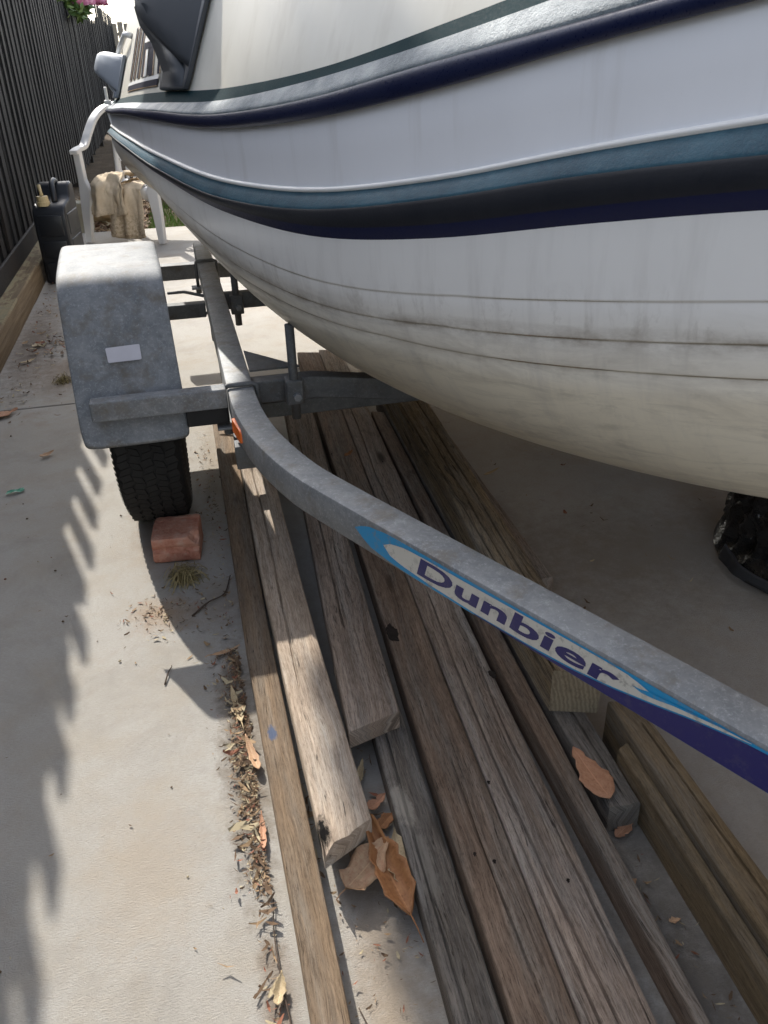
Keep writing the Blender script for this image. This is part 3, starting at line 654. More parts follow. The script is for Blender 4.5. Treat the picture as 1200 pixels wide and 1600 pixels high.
# ================================================================== TRAILER
M_GALV = m_galv('galvanised_steel', .27, .18); M_GALVF = m_galv('galvanised_fender', .25, .12); M_STEEL = m_galv('dull_steel', .13, .3)
trailer = thing('boat_trailer', 'galvanised boat trailer with a curved side rail carrying the white boat', 'trailer', (XC, 2.2, 0))
def railpath():
    P = [(.040, 3.75), (.044, 3.2), (.049, 2.6), (.052, 2.1), (.054, 1.90), (.060, 1.755), (.082, 1.60), (.130, 1.432), (.195, 1.29), (.382, .925), (.568, .56), (.70, .30)]
    return spline(P, 6)
RP = railpath(); RW = .065; RZ0, RZ1 = .381, .45
def railmesh(mirror):
    b = MB(); r = .007; n = 0
    prof = [(0, RZ0 + r), (r * .3, RZ0 + r * .3), (r, RZ0), (RW - r, RZ0), (RW - r * .3, RZ0 + r * .3), (RW, RZ0 + r), (RW, RZ1 - r), (RW - r * .3, RZ1 - r * .3), (RW - r, RZ1), (r, RZ1), (r * .3, RZ1 - r * .3), (0, RZ1 - r)]
    np_ = len(prof); N = len(RP); uv = []
    for i, p in enumerate(RP):
        t = RP[min(i + 1, N - 1)] - RP[max(i - 1, 0)]; t = t / np.linalg.norm(t); nrm = np.array([-t[1], t[0]])
        if nrm[0] < 0: nrm = -nrm
        for (w, z) in prof:
            x = p[0] + nrm[0] * w; b.v.append((x if not mirror else 2 * XC - x, p[1] + nrm[1] * w, z))
    for i in range(N - 1):
        for j in range(np_): a = i * np_ + j; c = i * np_ + (j + 1) % np_; b.f.append([a, c, c + np_, a + np_])
    b.f.append(list(range(np_))[::-1]); b.f.append([(N - 1) * np_ + j for j in range(np_)])
    return b.build('side_rail', M_GALV, trailer, True)
for mi_ in (False, True):
    o = railmesh(mi_); e = o.modifiers.new('es', 'EDGE_SPLIT'); e.split_angle = math.radians(35)
# draw bar and coupling where the two rails meet, ahead of the bow
MB().box(XC - .04, XC + .04, -.55, .52, RZ0 - .001 - .07, RZ0 - .001).build('draw_bar', M_GALV, trailer, bevel=.005)
b = MB(); b.tube([(XC, -.62, .36), (XC, -.56, .36), (XC, -.50, .36)], [.03, .045, .035], 14); b.build('coupling', M_STEEL, trailer, True)
MB().tube([(XC + .06, -.25, .06), (XC + .06, -.25, .62)], .024, 14).build('jockey_post', M_GALV, trailer, True)
b = MB(); b.tube([(XC + .04, -.25, .075), (XC + .08, -.25, .075)], .075, 24); b.build('jockey_wheel', m_plain('black_rubber', (.02, .02, .02), .8), trailer, bevel=.008)
# cross members (dropping to the keel) and axle
def cross(y0, y1, zt_, h, drop, xa, xb, name='cross_member', mat=M_STEEL):
    b = MB(); xs = [xa, xa + .18, XC - .1, XC + .1, xb - .18, xb]; zs = [0, 0, -drop, -drop, 0, 0]
    for x, z in zip(xs, zs):
        for (yy, q) in ((y0, zt_ - h), (y1, zt_ - h), (y1, zt_), (y0, zt_)): b.v.append((x, yy, q + z))
    for i in range(5):
        for j in range(4): a = i * 4 + j; c = i * 4 + (j + 1) % 4; b.f.append([a, c, c + 4, a + 4])
    b.f.append([0, 1, 2, 3]); b.f.append([20, 21, 22, 23])
    return b.build(name, mat, trailer, bevel=.004)
cross(1.99, 2.04, .428, .058, .055, .1, 2 * XC - .1)
cross(3.66, 3.72, .378, .062, .02, -.16, 2 * XC + .16)
cross(2.86, 2.90, .44, .055, .075, .1, 2 * XC - .1)
MB().box(-.06, 2 * XC + .06, 2.19, 2.235, .245, .29).build('axle', M_STEEL, trailer, bevel=.004)
for s in (0, 1):
    X = lambda x: x if s == 0 else 2 * XC - x
    sg = 1 if s == 0 else -1
    # leaf spring and hangers
    pts = spline([(X(.078), 1.74, .335), (X(.078), 1.98, .312), (X(.078), 2.21, .302), (X(.078), 2.46, .312), (X(.078), 2.74, .34)], 5)
    for i in range(3):
        b = MB(); n0 = 0; qq = pts[i * 2: len(pts) - i * 2] if i else pts
        for p in qq:
            for (dx, dz) in ((-.022, 0), (.022, 0), (.022, .007), (-.022, .007)): b.v.append((p[0] + dx, p[1], p[2] + dz - i * .0075))
        for k in range(len(qq) - 1):
            for j in range(4): a = k * 4 + j; c = k * 4 + (j + 1) % 4; b.f.append([a, c, c + 4, a + 4])
        b.f.append([0, 1, 2, 3]); e_ = (len(qq) - 1) * 4; b.f.append([e_, e_ + 1, e_ + 2, e_ + 3]); b.build('leaf_spring', M_STEEL, trailer)
    for yy in (1.74, 2.74): MB().box(min(X(.05), X(.106)), max(X(.05), X(.106)), yy - .022, yy + .022, .322, .379).build('spring_hanger', M_STEEL, trailer, bevel=.003)
    # mudguard: one folded sheet
    prof = []
    cs = [(2.86, .34), (2.56, .665), (2.09, .700), (1.905, .425), (1.868, .338)]
    cs = [(2.86, .34), (2.60, .655), (2.545, .692), (2.49, .70), (2.16, .70), (2.115, .694), (2.085, .672), (2.06, .640), (1.945, .440), (1.915, .405), (1.872, .345)]
    lx = [-.335, -.336, -.336, -.334, -.312, -.310, -.309, -.308, -.301, -.299, -.294]; rx = [-.078, -.08, -.08, -.08, -.062, -.061, -.060, -.058, -.050, -.048, -.046]
    G = []
    for (yy, z), l_, r_ in zip(cs, lx, rx):
        row = []
        for w in (0, .02, .06, .25, .5, .75, .94, .98, 1):
            edge = max(0, abs(w - .5) * 2 - .9) / .1
            wob = .002 * fbm(w * 3, yy * 5, s)
            last = (yy, z) == cs[-1]
            row.append((X(l_ + (r_ - l_) * w), yy + (0.022 * edge * edge if last else 0) + wob, z - .006 * edge * edge + wob + (.016 * edge ** 2 if last else 0)))
        G.append(row)
    o = MB().grid(G).build('mudguard', M_GALVF, trailer, True); d = o.modifiers.new('solid', 'SOLIDIFY'); d.thickness = .003; d.offset = 0
    d = o.modifiers.new('sub', 'SUBSURF'); d.levels = 1; d.render_levels = 1
    # white sticker on its face (kept as a sub-part of the mudguard)
    if s == 0:
        v = []
        def mg(w, t):
            y_, z_ = 2.06 + (1.945 - 2.06) * t, .640 + (.440 - .640) * t; l_ = -.308 + .007 * t; r_ = -.058 + .008 * t
            return Vector((l_ + (r_ - l_) * w, y_ - .012, z_ + .005))
        cn = [(.359, .478), (.368, .467), (.668, .455), (.677, .464), (.676, .608), (.667, .617), (.374, .623), (.365, .613)]
        st_ = pyd('sticker', [tuple(mg(w, t)) for w, t in cn], [list(range(8))], m_plain('sticker_lilac', (.60, .58, .62), .5, 0, 60, .1, .3))
        st_.parent = o
    # arms bolted across its front and rear faces
    MB().box(min(X(-.262), X(.051)), max(X(-.262), X(.051)), 1.872, 1.914, .414, .462).build('mudguard_arm', M_GALVF, trailer, bevel=.004)
    MB().box(min(X(-.262), X(.044)), max(X(-.262), X(.044)), 2.80, 2.842, .382, .43).build('mudguard_arm', M_STEEL, trailer, bevel=.004)
    MB().box(min(X(-.05), X(.050)), max(X(-.05), X(.050)), 1.885, 1.93, .370, .412).build('rubber_block', m_plain('black_block', (.012, .012, .013), .7), trailer, bevel=.004)
    b = MB(); b.tube([(X(-.08), 3.10, .40), (X(-.02), 3.08, .405), (X(.045), 2.98, .41)], .006, 6); b.tube([(X(-.08), 2.98, .37), (X(-.01), 2.95, .375), (X(.045), 2.86, .38)], .006, 6); b.build('brace_rod', M_STEEL, trailer, True)
    # U-bolts over the rail with their plate and nuts
    for (yy, x0) in ((1.895, .054), (3.32, .043)):
        b = MB(); x1 = x0 + RW; r = .0062; P = [(x0 - .008, .345), (x0 - .008, .44), (x0 - .006, .453), (x0 + .004, .4575), (x1 - .004, .4575), (x1 + .006, .453), (x1 + .008, .44), (x1 + .008, .345)]
        b.tube([(X(x), yy + .012, z) for x, z in P], r, 10); b.build('u_bolt', M_STEEL, trailer, True)
        b = MB().box(min(X(x0 - .034), X(x0 + .012)), max(X(x0 - .034), X(x0 + .012)), yy - .014, yy + .036, .354, .361); b.build('clamp_plate', M_GALV, trailer, bevel=.002)
        b = MB()
        b.tube([(X(x0 - .008), yy + .012, .335), (X(x0 - .008), yy + .012, .353)], .0115, 6); b.build('nut', M_STEEL, trailer)
    # gusset between rail and cross member
    g_ = [(X(.121), 2.05), (X(.121), 2.22), (X(.25), 2.05)]
    MB().prism(g_, 'z', .436, .441).build('gusset', M_STEEL, trailer)
    # adjustable bilge post in its clamp bracket
    xp = .222
    for (yp, xq, ztop) in ((1.955, .222, None), (2.84, .150, None)):
        top = .56
        for t in np.linspace(0, 1, 200):
            p = bottom(yp, t)
            if p[0] >= xq: top = p[2]; break
        MB().tube([(X(xq), yp, .335), (X(xq), yp, top - .002)], .0115, 14).build('bilge_post', M_STEEL, trailer, True)
        b = MB(); b.box(X(xq) - .022, X(xq) + .022, yp - .017, yp + .031, .375, .44); b.build('clamp_bracket', M_STEEL, trailer, bevel=.005)
        b = MB(); b.tube([(X(xq) + sg * .004, yp - .032, .40), (X(xq) + sg * .004, yp - .016, .40)], .0105, 6); b.build('bolt', M_GALV, trailer)
    # wheel
    wx0, wx1 = (-.244, -.078); wc = (wx0 + wx1) / 2; WY, WZ, WR = 2.20, .281, .281
    wh = bpy.data.objects.new('wheel', None); COL.objects.link(wh); wh.parent = trailer; wh.location = Vector((X(wc), WY, WZ)) - Vector(trailer.location)
    prof = [(-.062, .165), (-.078, .19), (-.086, .22), (-.084, .245), (-.074, .264), (-.060, .2715), (-.03, .2735), (0, .274), (.03, .2735), (.060, .2715), (.074, .264), (.084, .245), (.086, .22), (.078, .19), (.062, .165)]
    NS = 72; b = MB()
    for i in range(NS):
        a = 2 * math.pi * i / NS
        for (x, r_) in prof: b.v.append((x, r_ * math.cos(a), r_ * math.sin(a)))
    n = len(prof)
    for i in range(NS):
        for j in range(n - 1): a = i * n + j; c = ((i + 1) % NS) * n + j; b.f.append([a, a + 1, c + 1, c])
    M_TYRE = bpy.data.materials.get('tyre_rubber') or m_plain('tyre_rubber', (.016, .0155, .015), .78, 0, 25, .15, .3, spec=.3)
    o = pyd('tyre', b.v, b.f, M_TYRE, wh, True)
    # tread blocks: five zigzag ribs cut by sipes
    b = MB(); NB = 88
    for rb, (c0, hw) in enumerate(((-.058, .0125), (-.029, .0115), (0, .0115), (.029, .0115), (.058, .0125))):
        for i in range(NB):
            a0 = 2 * math.pi * (i + .04) / NB; a1 = 2 * math.pi * (i + .96) / NB; zz = .003 * (1 if i % 2 else -1); sk = .35 * 2 * math.pi / NB * (1 if rb % 2 else -1)
            base = .268; top = .2785 - (.0025 if abs(c0) > .05 else 0); b0 = len(b.v)
            for r_ in (base, top):
                for (x, a) in ((c0 - hw + zz, a0), (c0 + hw + zz, a0 + sk), (c0 + hw - zz, a1 + sk), (c0 - hw - zz, a1)): b.v.append((x, r_ * math.cos(a), r_ * math.sin(a)))
            b.f += [[b0 + q for q in k_] for k_ in ((4, 5, 6, 7), (0, 1, 5, 4), (1, 2, 6, 5), (2, 3, 7, 6), (3, 0, 4, 7))]
    for side in (-1, 1):   # shoulder lugs
        for i in range(NB):
            a0 = 2 * math.pi * (i + .15) / NB; a1 = 2 * math.pi * (i + .8) / NB; b0 = len(b.v)
            for (x, r_) in ((.070, .2705), (.0805, .2595), (.0868, .242)):
                for a in (a0, a1): b.v.append((side * x, r_ * math.cos(a), r_ * math.sin(a)))
            b.f += [[b0, b0 + 1, b0 + 3, b0 + 2], [b0 + 2, b0 + 3, b0 + 5, b0 + 4]]
    o2 = pyd('tread', b.v, b.f, M_TYRE, wh); stuff(o2)
    b = MB(); pr = [(-.06, .168), (-.045, .155), (-.02, .15), (-.015, .07), (.0, .06), (.0, .0)]
    for i in range(48):
        a = 2 * math.pi * i / 48
        for (x, r_) in pr: b.v.append((-sg * -x if False else x * sg, r_ * math.cos(a), r_ * math.sin(a)))
    n = len(pr)
    for i in range(48):
        for j in range(n - 1): a = i * n + j; c = ((i + 1) % 48) * n + j; b.f.append([a, a + 1, c + 1, c])
    pyd('rim', b.v, b.f, bpy.data.materials.get('rim_paint') or m_plain('rim_paint', (.45, .45, .44), .4, .3), wh, True)
    # amber side marker on the rail's outer face
    mk = [(-.5, -.5), (.4, -.5), (.5, -.35), (.5, .35), (.4, .5), (-.5, .5)]
    p0, p1 = np.array([.0565, 1.80]), np.array([.0765, 1.655])
    b = MB(); dd = (p1 - p0); L_ = np.linalg.norm(dd); dd = dd / L_; nn = np.array([dd[1], -dd[0]]); nn = nn if nn[0] < 0 else -nn; md = (p0 + p1) / 2
    for o_ in (.0, .009):
        for (u, w) in mk: q = md + dd * u * .085 * (1 - o_ * 6) + nn * (o_ + .001); b.v.append((X(q[0]), q[1], .414 + w * .034 * (1 - o_ * 6)))
    n = 6
    for i in range(n): j = (i + 1) % n; b.f.append([i, j, n + j, n + i])
    b.f.append(list(range(n))); b.f.append([n + i for i in range(n)])
    b.build('side_marker', m_plain('amber_lens', (.85, .16, .015), .3, 0, 60, .1, .15), trailer, bevel=.002)

# ---- printed decal on the rail ---------------------------------------
DA = np.array([.195, 1.29]); DD = np.array([.373, -.73]); DD /= np.linalg.norm(DD); DN = np.array([DD[1], -DD[0]]); DN = DN if DN[0] < 0 else -DN
def face(s_, z, o_): q = DA + DD * s_ + DN * o_; return (q[0], q[1], z)
def m_decal(name, col, worn):
    t = NT(name); p = t.coord('Object'); a = t.noise(p, 60, 5, .75); b_ = t.noise(p, 14, 4, .7)
    w = t.math('MULTIPLY', t.mrange(a, .52, .60, 0, 1), t.mrange(b_, .40, .58, .2, 1)); c = t.mix(t.math('MULTIPLY', w, worn), col, (.20, .19, .17))
    return t.done(c, .38, 0, t.bump(a, .08, .0008), .5)
M_DBLUE = m_decal('decal_blue', (.0, .27, .56), .5); M_DWHITE = m_decal('decal_white', (.62, .60, .54), .55); M_DNAVY = m_decal('decal_navy', (.014, .014, .125), .12)
decal = bpy.data.objects.new('rail_decal', None); COL.objects.link(decal); decal.parent = trailer; decal.location = Vector((.38, .92, .415)) - Vector(trailer.location)
def dpart(name, top, bot, o_, m, n=40):
    ss = np.linspace(max(top[0][0], bot[0][0]), min(top[-1][0], bot[-1][0]), n); T = np.array(top); B = np.array(bot); v = []; f = []
    for s_ in ss: v.append(face(s_, np.interp(s_, B[:, 0], B[:, 1]), o_)); v.append(face(s_, np.interp(s_, T[:, 0], T[:, 1]), o_))
    for i in range(n - 1): f.append([2 * i, 2 * i + 2, 2 * i + 3, 2 * i + 1])
    o = pyd(name, v, f, m); o.parent = decal; o.matrix_parent_inverse = Matrix.Translation(-Vector((.38, .92, .415))); return o
dpart('decal_ground', [(.0685, .4195), (.10, .4355), (.156, .4425), (.265, .4428), (.86, .4430)], [(.0685, .4185), (.104, .397), (.16, .389), (.22, .3868), (.35, .3862), (.86, .3862)], .0006, M_DBLUE)
dpart('decal_sweep', [(.36, .3884), (.4975, .3905), (.55, .3945), (.61, .4025), (.676, .4155), (.725, .4262), (.79, .4372), (.86, .4420)], [(.36, .3866), (.86, .3866)], .0009, M_DNAVY)
dpart('decal_panel', [(.1465, .4172), (.165, .4275), (.20, .4345), (.25, .4365), (.35, .4372), (.50, .4392), (.60, .4402), (.64, .4388), (.655, .434), (.662, .431), (.70, .4340), (.76, .4405), (.80, .4425)],
      [(.1465, .4168), (.16, .4035), (.19, .3975), (.26, .3925), (.36, .3900), (.47, .3925), (.55, .3975), (.61, .4055), (.676, .4182), (.725, .4290), (.80, .4415)], .0012, M_DWHITE)
# blue hook biting into the panel's right end
dpart('decal_hook', [(.640, .4272), (.652, .4282), (.664, .4318), (.70, .4352), (.76, .4412), (.80, .4428)], [(.640, .4268), (.655, .4235), (.672, .4252), (.70, .4318), (.76, .4398), (.80, .4424)], .0015, M_DBLUE)
cu = bpy.data.curves.new('lettering', 'FONT'); cu.body = 'Dunbier'; cu.size = 1.0; cu.offset = .027; cu.space_character = 1.02; cu.resolution_u = 4
tmp = bpy.data.objects.new('lettering_src', cu); COL.objects.link(tmp)
dg = bpy.context.evaluated_depsgraph_get(); dg.update(); me = bpy.data.meshes.new_from_object(tmp.evaluated_get(dg))
bpy.data.objects.remove(tmp)
co = np.array([vv.co[:] for vv in me.vertices]); x0, x1 = co[:, 0].min(), co[:, 0].max(); zc0, zc1 = co[:, 1].min(), co[:, 1].max()
S0, S1, Z0, Z1 = .230, .616, .3990, .4338
for vv in me.vertices:
    u = (vv.co.x - x0) / (x1 - x0); w = (vv.co.y - zc0) / (zc1 - zc0); s_ = S0 + (S1 - S0) * u + .010 * w
    vv.co = Vector(face(s_, Z0 + (Z1 - Z0) * w + .004 * u, .0016))
me.name = 'lettering'; me.materials.clear(); me.materials.append(M_DNAVY)
o = bpy.data.objects.new('lettering', me); COL.objects.link(o); o.parent = decal; o.matrix_parent_inverse = Matrix.Translation(-Vector((.38, .92, .415)))

# ================================================================== TIMBER
WOODS = dict(
    a=m_wood('weathered_hardwood_tan', (0.35, 0.253, 0.166), (0.127, 0.085, 0.053), .2, .5, 1.3, marks=[(.035, 1.155, .012, .02, (.05, .10, .20), .75)]),
    b=m_wood('weathered_hardwood_pale', (0.704, 0.581, 0.46), (0.311, 0.231, 0.168), .4, .4, 2.7, marks=[(.086, .885, .014, .035, (.006, .005, .004), 1.0)]),
    c=m_wood('weathered_hardwood_grey', (0.574, 0.46, 0.371), (0.118, 0.082, 0.057), .5, .6, 4.1),
    d=m_wood('weathered_hardwood_brown', (0.436, 0.323, 0.239), (0.099, 0.062, 0.04), .2, .5, 5.9),
    e=m_wood('weathered_hardwood_charcoal', (0.318, 0.274, 0.228), (0.074, 0.062, 0.051), .7, .7, 7.7, marks=[(.228, .93, .02, .05, (.36, .33, .28), .7), (.235, .80, .015, .07, (.24, .22, .19), .6)]),
    f=m_wood('rough_sawn_beam', (.66, .50, .30), (.10, .07, .042), .1, 1.6, 9.2, 1.4),
    g=m_wood('rebated_olive_timber', (0.387, 0.281, 0.159), (0.135, 0.095, 0.053), .2, .4, 11.))
def m_endgrain():
    t = NT('end_grain'); p = t.coord('Object'); w = t.n('ShaderNodeTexWave', wave_type='RINGS', rings_direction='Y'); w.inputs['Scale'].default_value = 42; w.inputs['Distortion'].default_value = 3.5; w.inputs['Detail'].default_value = 3; w.inputs['Detail Scale'].default_value = 2
    t.l(p, w.inputs['Vector']); f = t.noise(p, 90, 4, .7); c = t.mix(w.outputs['Fac'], (.20, .16, .11), (.27, .22, .15)); c = t.mix(t.mrange(f, .5, .7, 0, .5), c, (.10, .075, .05))
    return t.done(c, .9, 0, t.bump(w.outputs['Fac'], .4, .002), .2)
M_END = m_endgrain()
def knot(parent, x, y, z, rx, ry, seed):
    G = []; 
    for k, (q, dz) in enumerate(((1.15, .0004), (1.0, .0008), (.8, -.003), (.45, -.008), (.02, -.010))):
        G.append([(x + rx * q * (1 + .5 * fbm(math.cos(a) * 2, math.sin(a) * 2, seed + k * .3)) * math.cos(a), y + ry * q * (1 + .5 * fbm(math.cos(a) * 2, math.sin(a) * 2, seed + k * .3)) * math.sin(a), z + max(dz, -.0002) ) for a in np.linspace(0, 2 * math.pi, 25)])
    o = MB().grid(G).build('knot_hole', M_KNOT, None, False); o.parent = parent; return o
M_KNOT = m_plain('rotted_knot', (.022, .014, .009), .95, 0, 60, .5, .9)
def plank(name, label, Lp, Rp, ztop, thick, wood, seed=0, cracks=(), ends=None, wob=.0015, ny=46, zfar=None, notch=None, end_mat=None):
    """Lp, Rp: (y, x) pairs of the top face's two long edges; cracks: polylines of (y, x) cut as real grooves."""
    Lp = sorted(Lp); Rp = sorted(Rp); y0 = min(Lp[0][0], Rp[0][0]); y1 = max(Lp[-1][0], Rp[-1][0])
    lx = lambda y: float(np.interp(y, [p[0] for p in Lp], [p[1] for p in Lp])); rx = lambda y: float(np.interp(y, [p[0] for p in Rp], [p[1] for p in Rp]))
    crk = [sorted(c) for c in cracks]
    v = []; uv = []; f = []; ring = None; bev = .004
    cols = None
    for i in range(ny + 1):
        t = i / ny; row = []
        ya = (Lp[0][0] * (1 - t) + Lp[-1][0] * t); yb = (Rp[0][0] * (1 - t) + Rp[-1][0] * t); ymid = (ya + yb) / 2
        l_ = lx(ya) + wob * fbm(ymid * 3.1, seed, 0); r_ = rx(yb) + wob * fbm(ymid * 2.7, seed, 5); W_ = r_ - l_
        z = ztop if zfar is None else ztop + (zfar - ztop) * t
        z += wob * .8 * fbm(ymid * 1.7, seed, 9)
        ws = [(0, -thick), (0, -thick * .5), (0, -bev), (bev / W_ * .35, -bev * .3), (bev / W_, 0)]
        base = list(np.linspace(.12, .88, 7)); cr_w = []
        for c in crk:
            cx = float(np.interp(ymid, [p[0] for p in c], [p[1] for p in c])); act = 1.0 if c[0][0] <= ymid <= c[-1][0] else 0.0
            k_ = (cx - l_) / W_ + .006 * fbm(ymid * 9, seed, cx * 3); k_ = min(.93, max(.07, k_)); wd = (.0016 + .0013 * (.5 + .5 * fbm(ymid * 5, seed, 3))) / W_
            cr_w.append((k_, wd, act * (.006 + .004 * fbm(ymid * 4, seed, 8))))
        top = [(w, .0007 * fbm(w * 6, ymid * 4, seed)) for w in base]
        for (k_, wd, dp) in cr_w: top += [(k_ - wd * 1.2, 0), (k_ - wd * .4, -dp), (k_ + wd * .4, -dp), (k_ + wd * 1.2, 0)]
        if not cr_w: pass
        top.sort(key=lambda q: q[0])
        ws += top + [(1 - bev / W_, 0), (1 - bev / W_ * .35, -bev * .3), (1, -bev), (1, -thick * .5), (1, -thick)]
        for (w, dz) in ws:
            yy = ya * (1 - w) + yb * w
            if ends and i in (0, ny): yy += (ends * fbm(w * 4, seed, 3))
            zz = z + dz
            if notch and notch(w, yy) and dz > -.003: zz -= notch(w, yy)
            v.append((l_ + W_ * w, yy, zz)); uv.append((yy + seed, w * W_ + (0 if -.003 < dz else (dz if w < .5 else -dz)) + seed * .37))
        m = len(ws)
    for i in range(ny):
        for j in range(m): a = i * m + j; c = i * m + (j + 1) % m; f.append([a, a + m, c + m, c])
    ncap = len(f)
    f.append([j for j in range(m)]); f.append([ny * m + j for j in range(m)][::-1])
    mi = [0] * ncap + [1, 1]
    o = pyd(name, v, f, [wood, end_mat or wood], None, False, uv, mi)
    bm = bmesh.new(); bm.from_mesh(o.data); bmesh.ops.recalc_face_normals(bm, faces=bm.faces); bm.to_mesh(o.data); bm.free()
    o.data.polygons.foreach_set('use_smooth', [False] * len(o.data.polygons))
    e = o
    tag(o, label, 'timber', 'loose timbers stacked under the trailer')
    return o
W_ = WOODS
plank('plank', 'narrow tan plank outermost on the left, beside the leaf litter, with a blue paint smudge', [(-.1, .02), (.616, .022), (1.45, .011), (2.77, .013)], [(-.1, .072), (.603, .073), (1.506, .067), (2.75, .080)], .045, .0445, W_['a'], 1.1)
plank('plank', 'pale sunlit plank with a burnt chipped end above the dry leaves', [(.842, .080), (1.583, .070), (2.70, .080)], [(.884, .165), (1.558, .158), (2.67, .166)], .085, .040, W_['b'], 2.3, [[(1.25, .10), (1.9, .108), (2.4, .104)]], .006, notch=lambda w, y: (.020 * max(0, 1 - (y - .845) / .045) * max(0, 1 - w / .22)) if (w < .22 and y < .89) else 0)
plank('plank', 'hidden brown bearer plank under the pale sunlit plank', [(1.02, .100), (2.66, .100)], [(1.03, .150), (2.66, .150)], .0445, .044, W_['d'], 2.9)
plank('plank', 'grey brown plank with a clean sawn end lying on top of the dark grey plank', [(1.078, .168), (1.65, .200), (2.72, .262)], [(1.106, .269), (1.622, .294), (2.70, .355)], .0865, .040, W_['c'], 3.7, [[(1.4, .22), (1.9, .247), (2.4, .27)]], .0006)
plank('plank', 'dark grey plank with pale scuffs whose end shows just below the sawn plank end', [(-.1, .190), (.57, .203), (1.111, .219), (2.60, .262)], [(-.1, .262), (.552, .268), (1.101, .282), (2.60, .325)], .045, .0445, W_['e'], 4.4, [[(.2, .215), (.8, .226), (1.08, .24)]], .002)
pk = plank('plank', 'wide brown plank with a rotted knot hole, middle of the stack', [(-.1, .252), (.547, .275), (1.139, .298), (1.65, .325), (3.33, .402)], [(-.1, .334), (.524, .3575), (1.21, .388), (3.30, .490)], .0555, .0545, W_['d'], 5.2, [[(.3, .318), (.75, .325), (1.0, .333)]], .004)
knot(pk, .322, 1.375, .0562, .011, .026, 3.0)
pk2 = plank('plank', 'wide split plank with long open cracks, right of the knot hole plank', [(-.1, .338), (.524, .3595), (1.21, .390), (1.562, .408), (3.33, .494)], [(-.1, .428), (.50, .454), (1.389, .494), (3.30, .582)], .056, .055, W_['c'], 6.1,
      [[(.0, .392), (.515, .406), (.669, .403), (.876, .404), (1.099, .412), (1.257, .421), (1.505, .44)], [(.3, .436), (.598, .447), (.855, .452), (1.03, .452), (1.285, .470)], [(1.9, .455), (2.135, .460), (2.38, .478), (2.8, .5)], [(.1, .375), (.45, .381), (.8, .386)]], .003)
knot(pk2, .482, 1.19, .0566, .006, .010, 8.0)
plank('plank', 'thin brown strip of timber leaning beside the split plank, tapering to the front', [(-.1, .494), (.485, .499), (1.126, .502), (2.60, .556)], [(-.1, .512), (.48, .519), (.85, .53), (1.24, .546), (2.58, .598)], .057, .0565, W_['d'], 7.5, [], .003)
plank('plank', 'short dark plank carrying one big orange leaf, under the square beam', [(.825, .551), (1.055, .553), (2.75, .606)], [(.823, .606), (1.034, .612), (2.75, .690)], .060, .0595, W_['e'], 8.3, [[(.85, .585), (1.1, .588), (1.5, .60)]], .003)
plank('beam', 'rough square hardwood beam with end grain showing, lying on the dark plank', [(1.060, .548), (1.5, .560), (2.62, .610)], [(1.030, .632), (1.688, .662), (2.60, .712)], .158, .097, W_['f'], 9.4, [[(1.1, .58), (1.6, .60), (2.2, .635)], [(1.3, .61), (1.8, .64), (2.5, .67)], [(1.2, .565), (1.7, .585), (2.4, .61)]], .001, .003, end_mat=M_END)
plank('plank', 'thin grey plank on edge of the stack, right of the square beam, in dappled sun', [(1.5, .722), (1.84, .726), (2.90, .738)], [(1.5, .752), (1.832, .756), (2.90, .774)], .042, .0415, W_['c'], 10.2)
plank('plank', 'rebated olive brown timber at the right edge with a notched shoulder', [(-.1, .628), (.516, .630), (1.016, .640)], [(-.1, .688), (.60, .690), (1.0, .692)], .100, .0995, W_['g'], 11.6, [[(.1, .668), (.6, .671), (.95, .672)]], .002)
plank('batten', 'low olive batten against the left shoulder of the rebated timber', [(-.1, .602), (.516, .606), (.918, .614)], [(-.1, .6265), (.6, .6285), (.93, .6375)], .083, .0825, W_['g'], 12.4, [], .004)

for (pp, zz, spots) in ((pk, .0562, ((.31, .80), (.335, .78), (.36, 2.3))), (pk2, .0566, ((.43, .72), (.38, .93), (.46, 1.9), (.50, 2.2)))):
    for i_, (x_, y_) in enumerate(spots): o_ = knot(pp, x_, y_, zz, .0022, .0032, i_ * 2.1 + x_); o_.name = 'nail_hole'
# ================================================================== SMALL THINGS
# brick chock
def m_brick():
    t = NT('fired_brick'); p = t.coord('Object'); a = t.noise(p, 22, 6, .7); b_ = t.noise(p, 90, 4, .7); c = t.ramp(a, [(.3, (.36, .13, .085)), (.5, (.50, .24, .165)), (.72, (.60, .39, .30))])
    c = t.mix(t.mrange(b_, .55, .75, 0, .6), c, (.42, .30, .23)); return t.done(c, .92, 0, t.bump(t.math('ADD', a, b_), .6, .006), .2)
bm = bmesh.new(); bmesh.ops.create_cube(bm, size=1.0); bmesh.ops.subdivide_edges(bm, edges=bm.edges, cuts=9, use_grid_fill=True)
for vv in bm.verts:
    p = vv.co.copy(); d = Vector((p.x * .122, p.y * .125, p.z * .074))
    e = sum(1 for c in p if abs(abs(c) - .5) < 1e-4); nse = fbm(d.x * 30, d.y * 30, d.z * 30 + 4)
    k = {1: .0006, 2: .0035, 3: .006}.get(e, 0); d -= Vector(p).normalized() * k * (1 + .9 * nse)
    ch = .020 * max(0, (d.x + d.z - .070 + .012 * nse) / .03) if d.y < -.03 else 0; d.z -= min(.022, ch); d.x -= min(.010, ch * .6)
    if p.y < -.49 and -.2 < p.z < .12: d.y += .010 * max(0, .6 + nse) * (1 if abs(d.z - .004 - .012 * fbm(d.x * 20, 1, 1)) < .009 else 0)
    vv.co = d
me = bpy.data.meshes.new('brick'); bm.to_mesh(me); bm.free()
br = link('brick', me, m_brick()); br.location = (-.122, 1.944, .0375); br.rotation_euler = (0, 0, math.radians(-6)); tag(br, 'chipped red brick chocked against the front of the trailer wheel', 'brick')
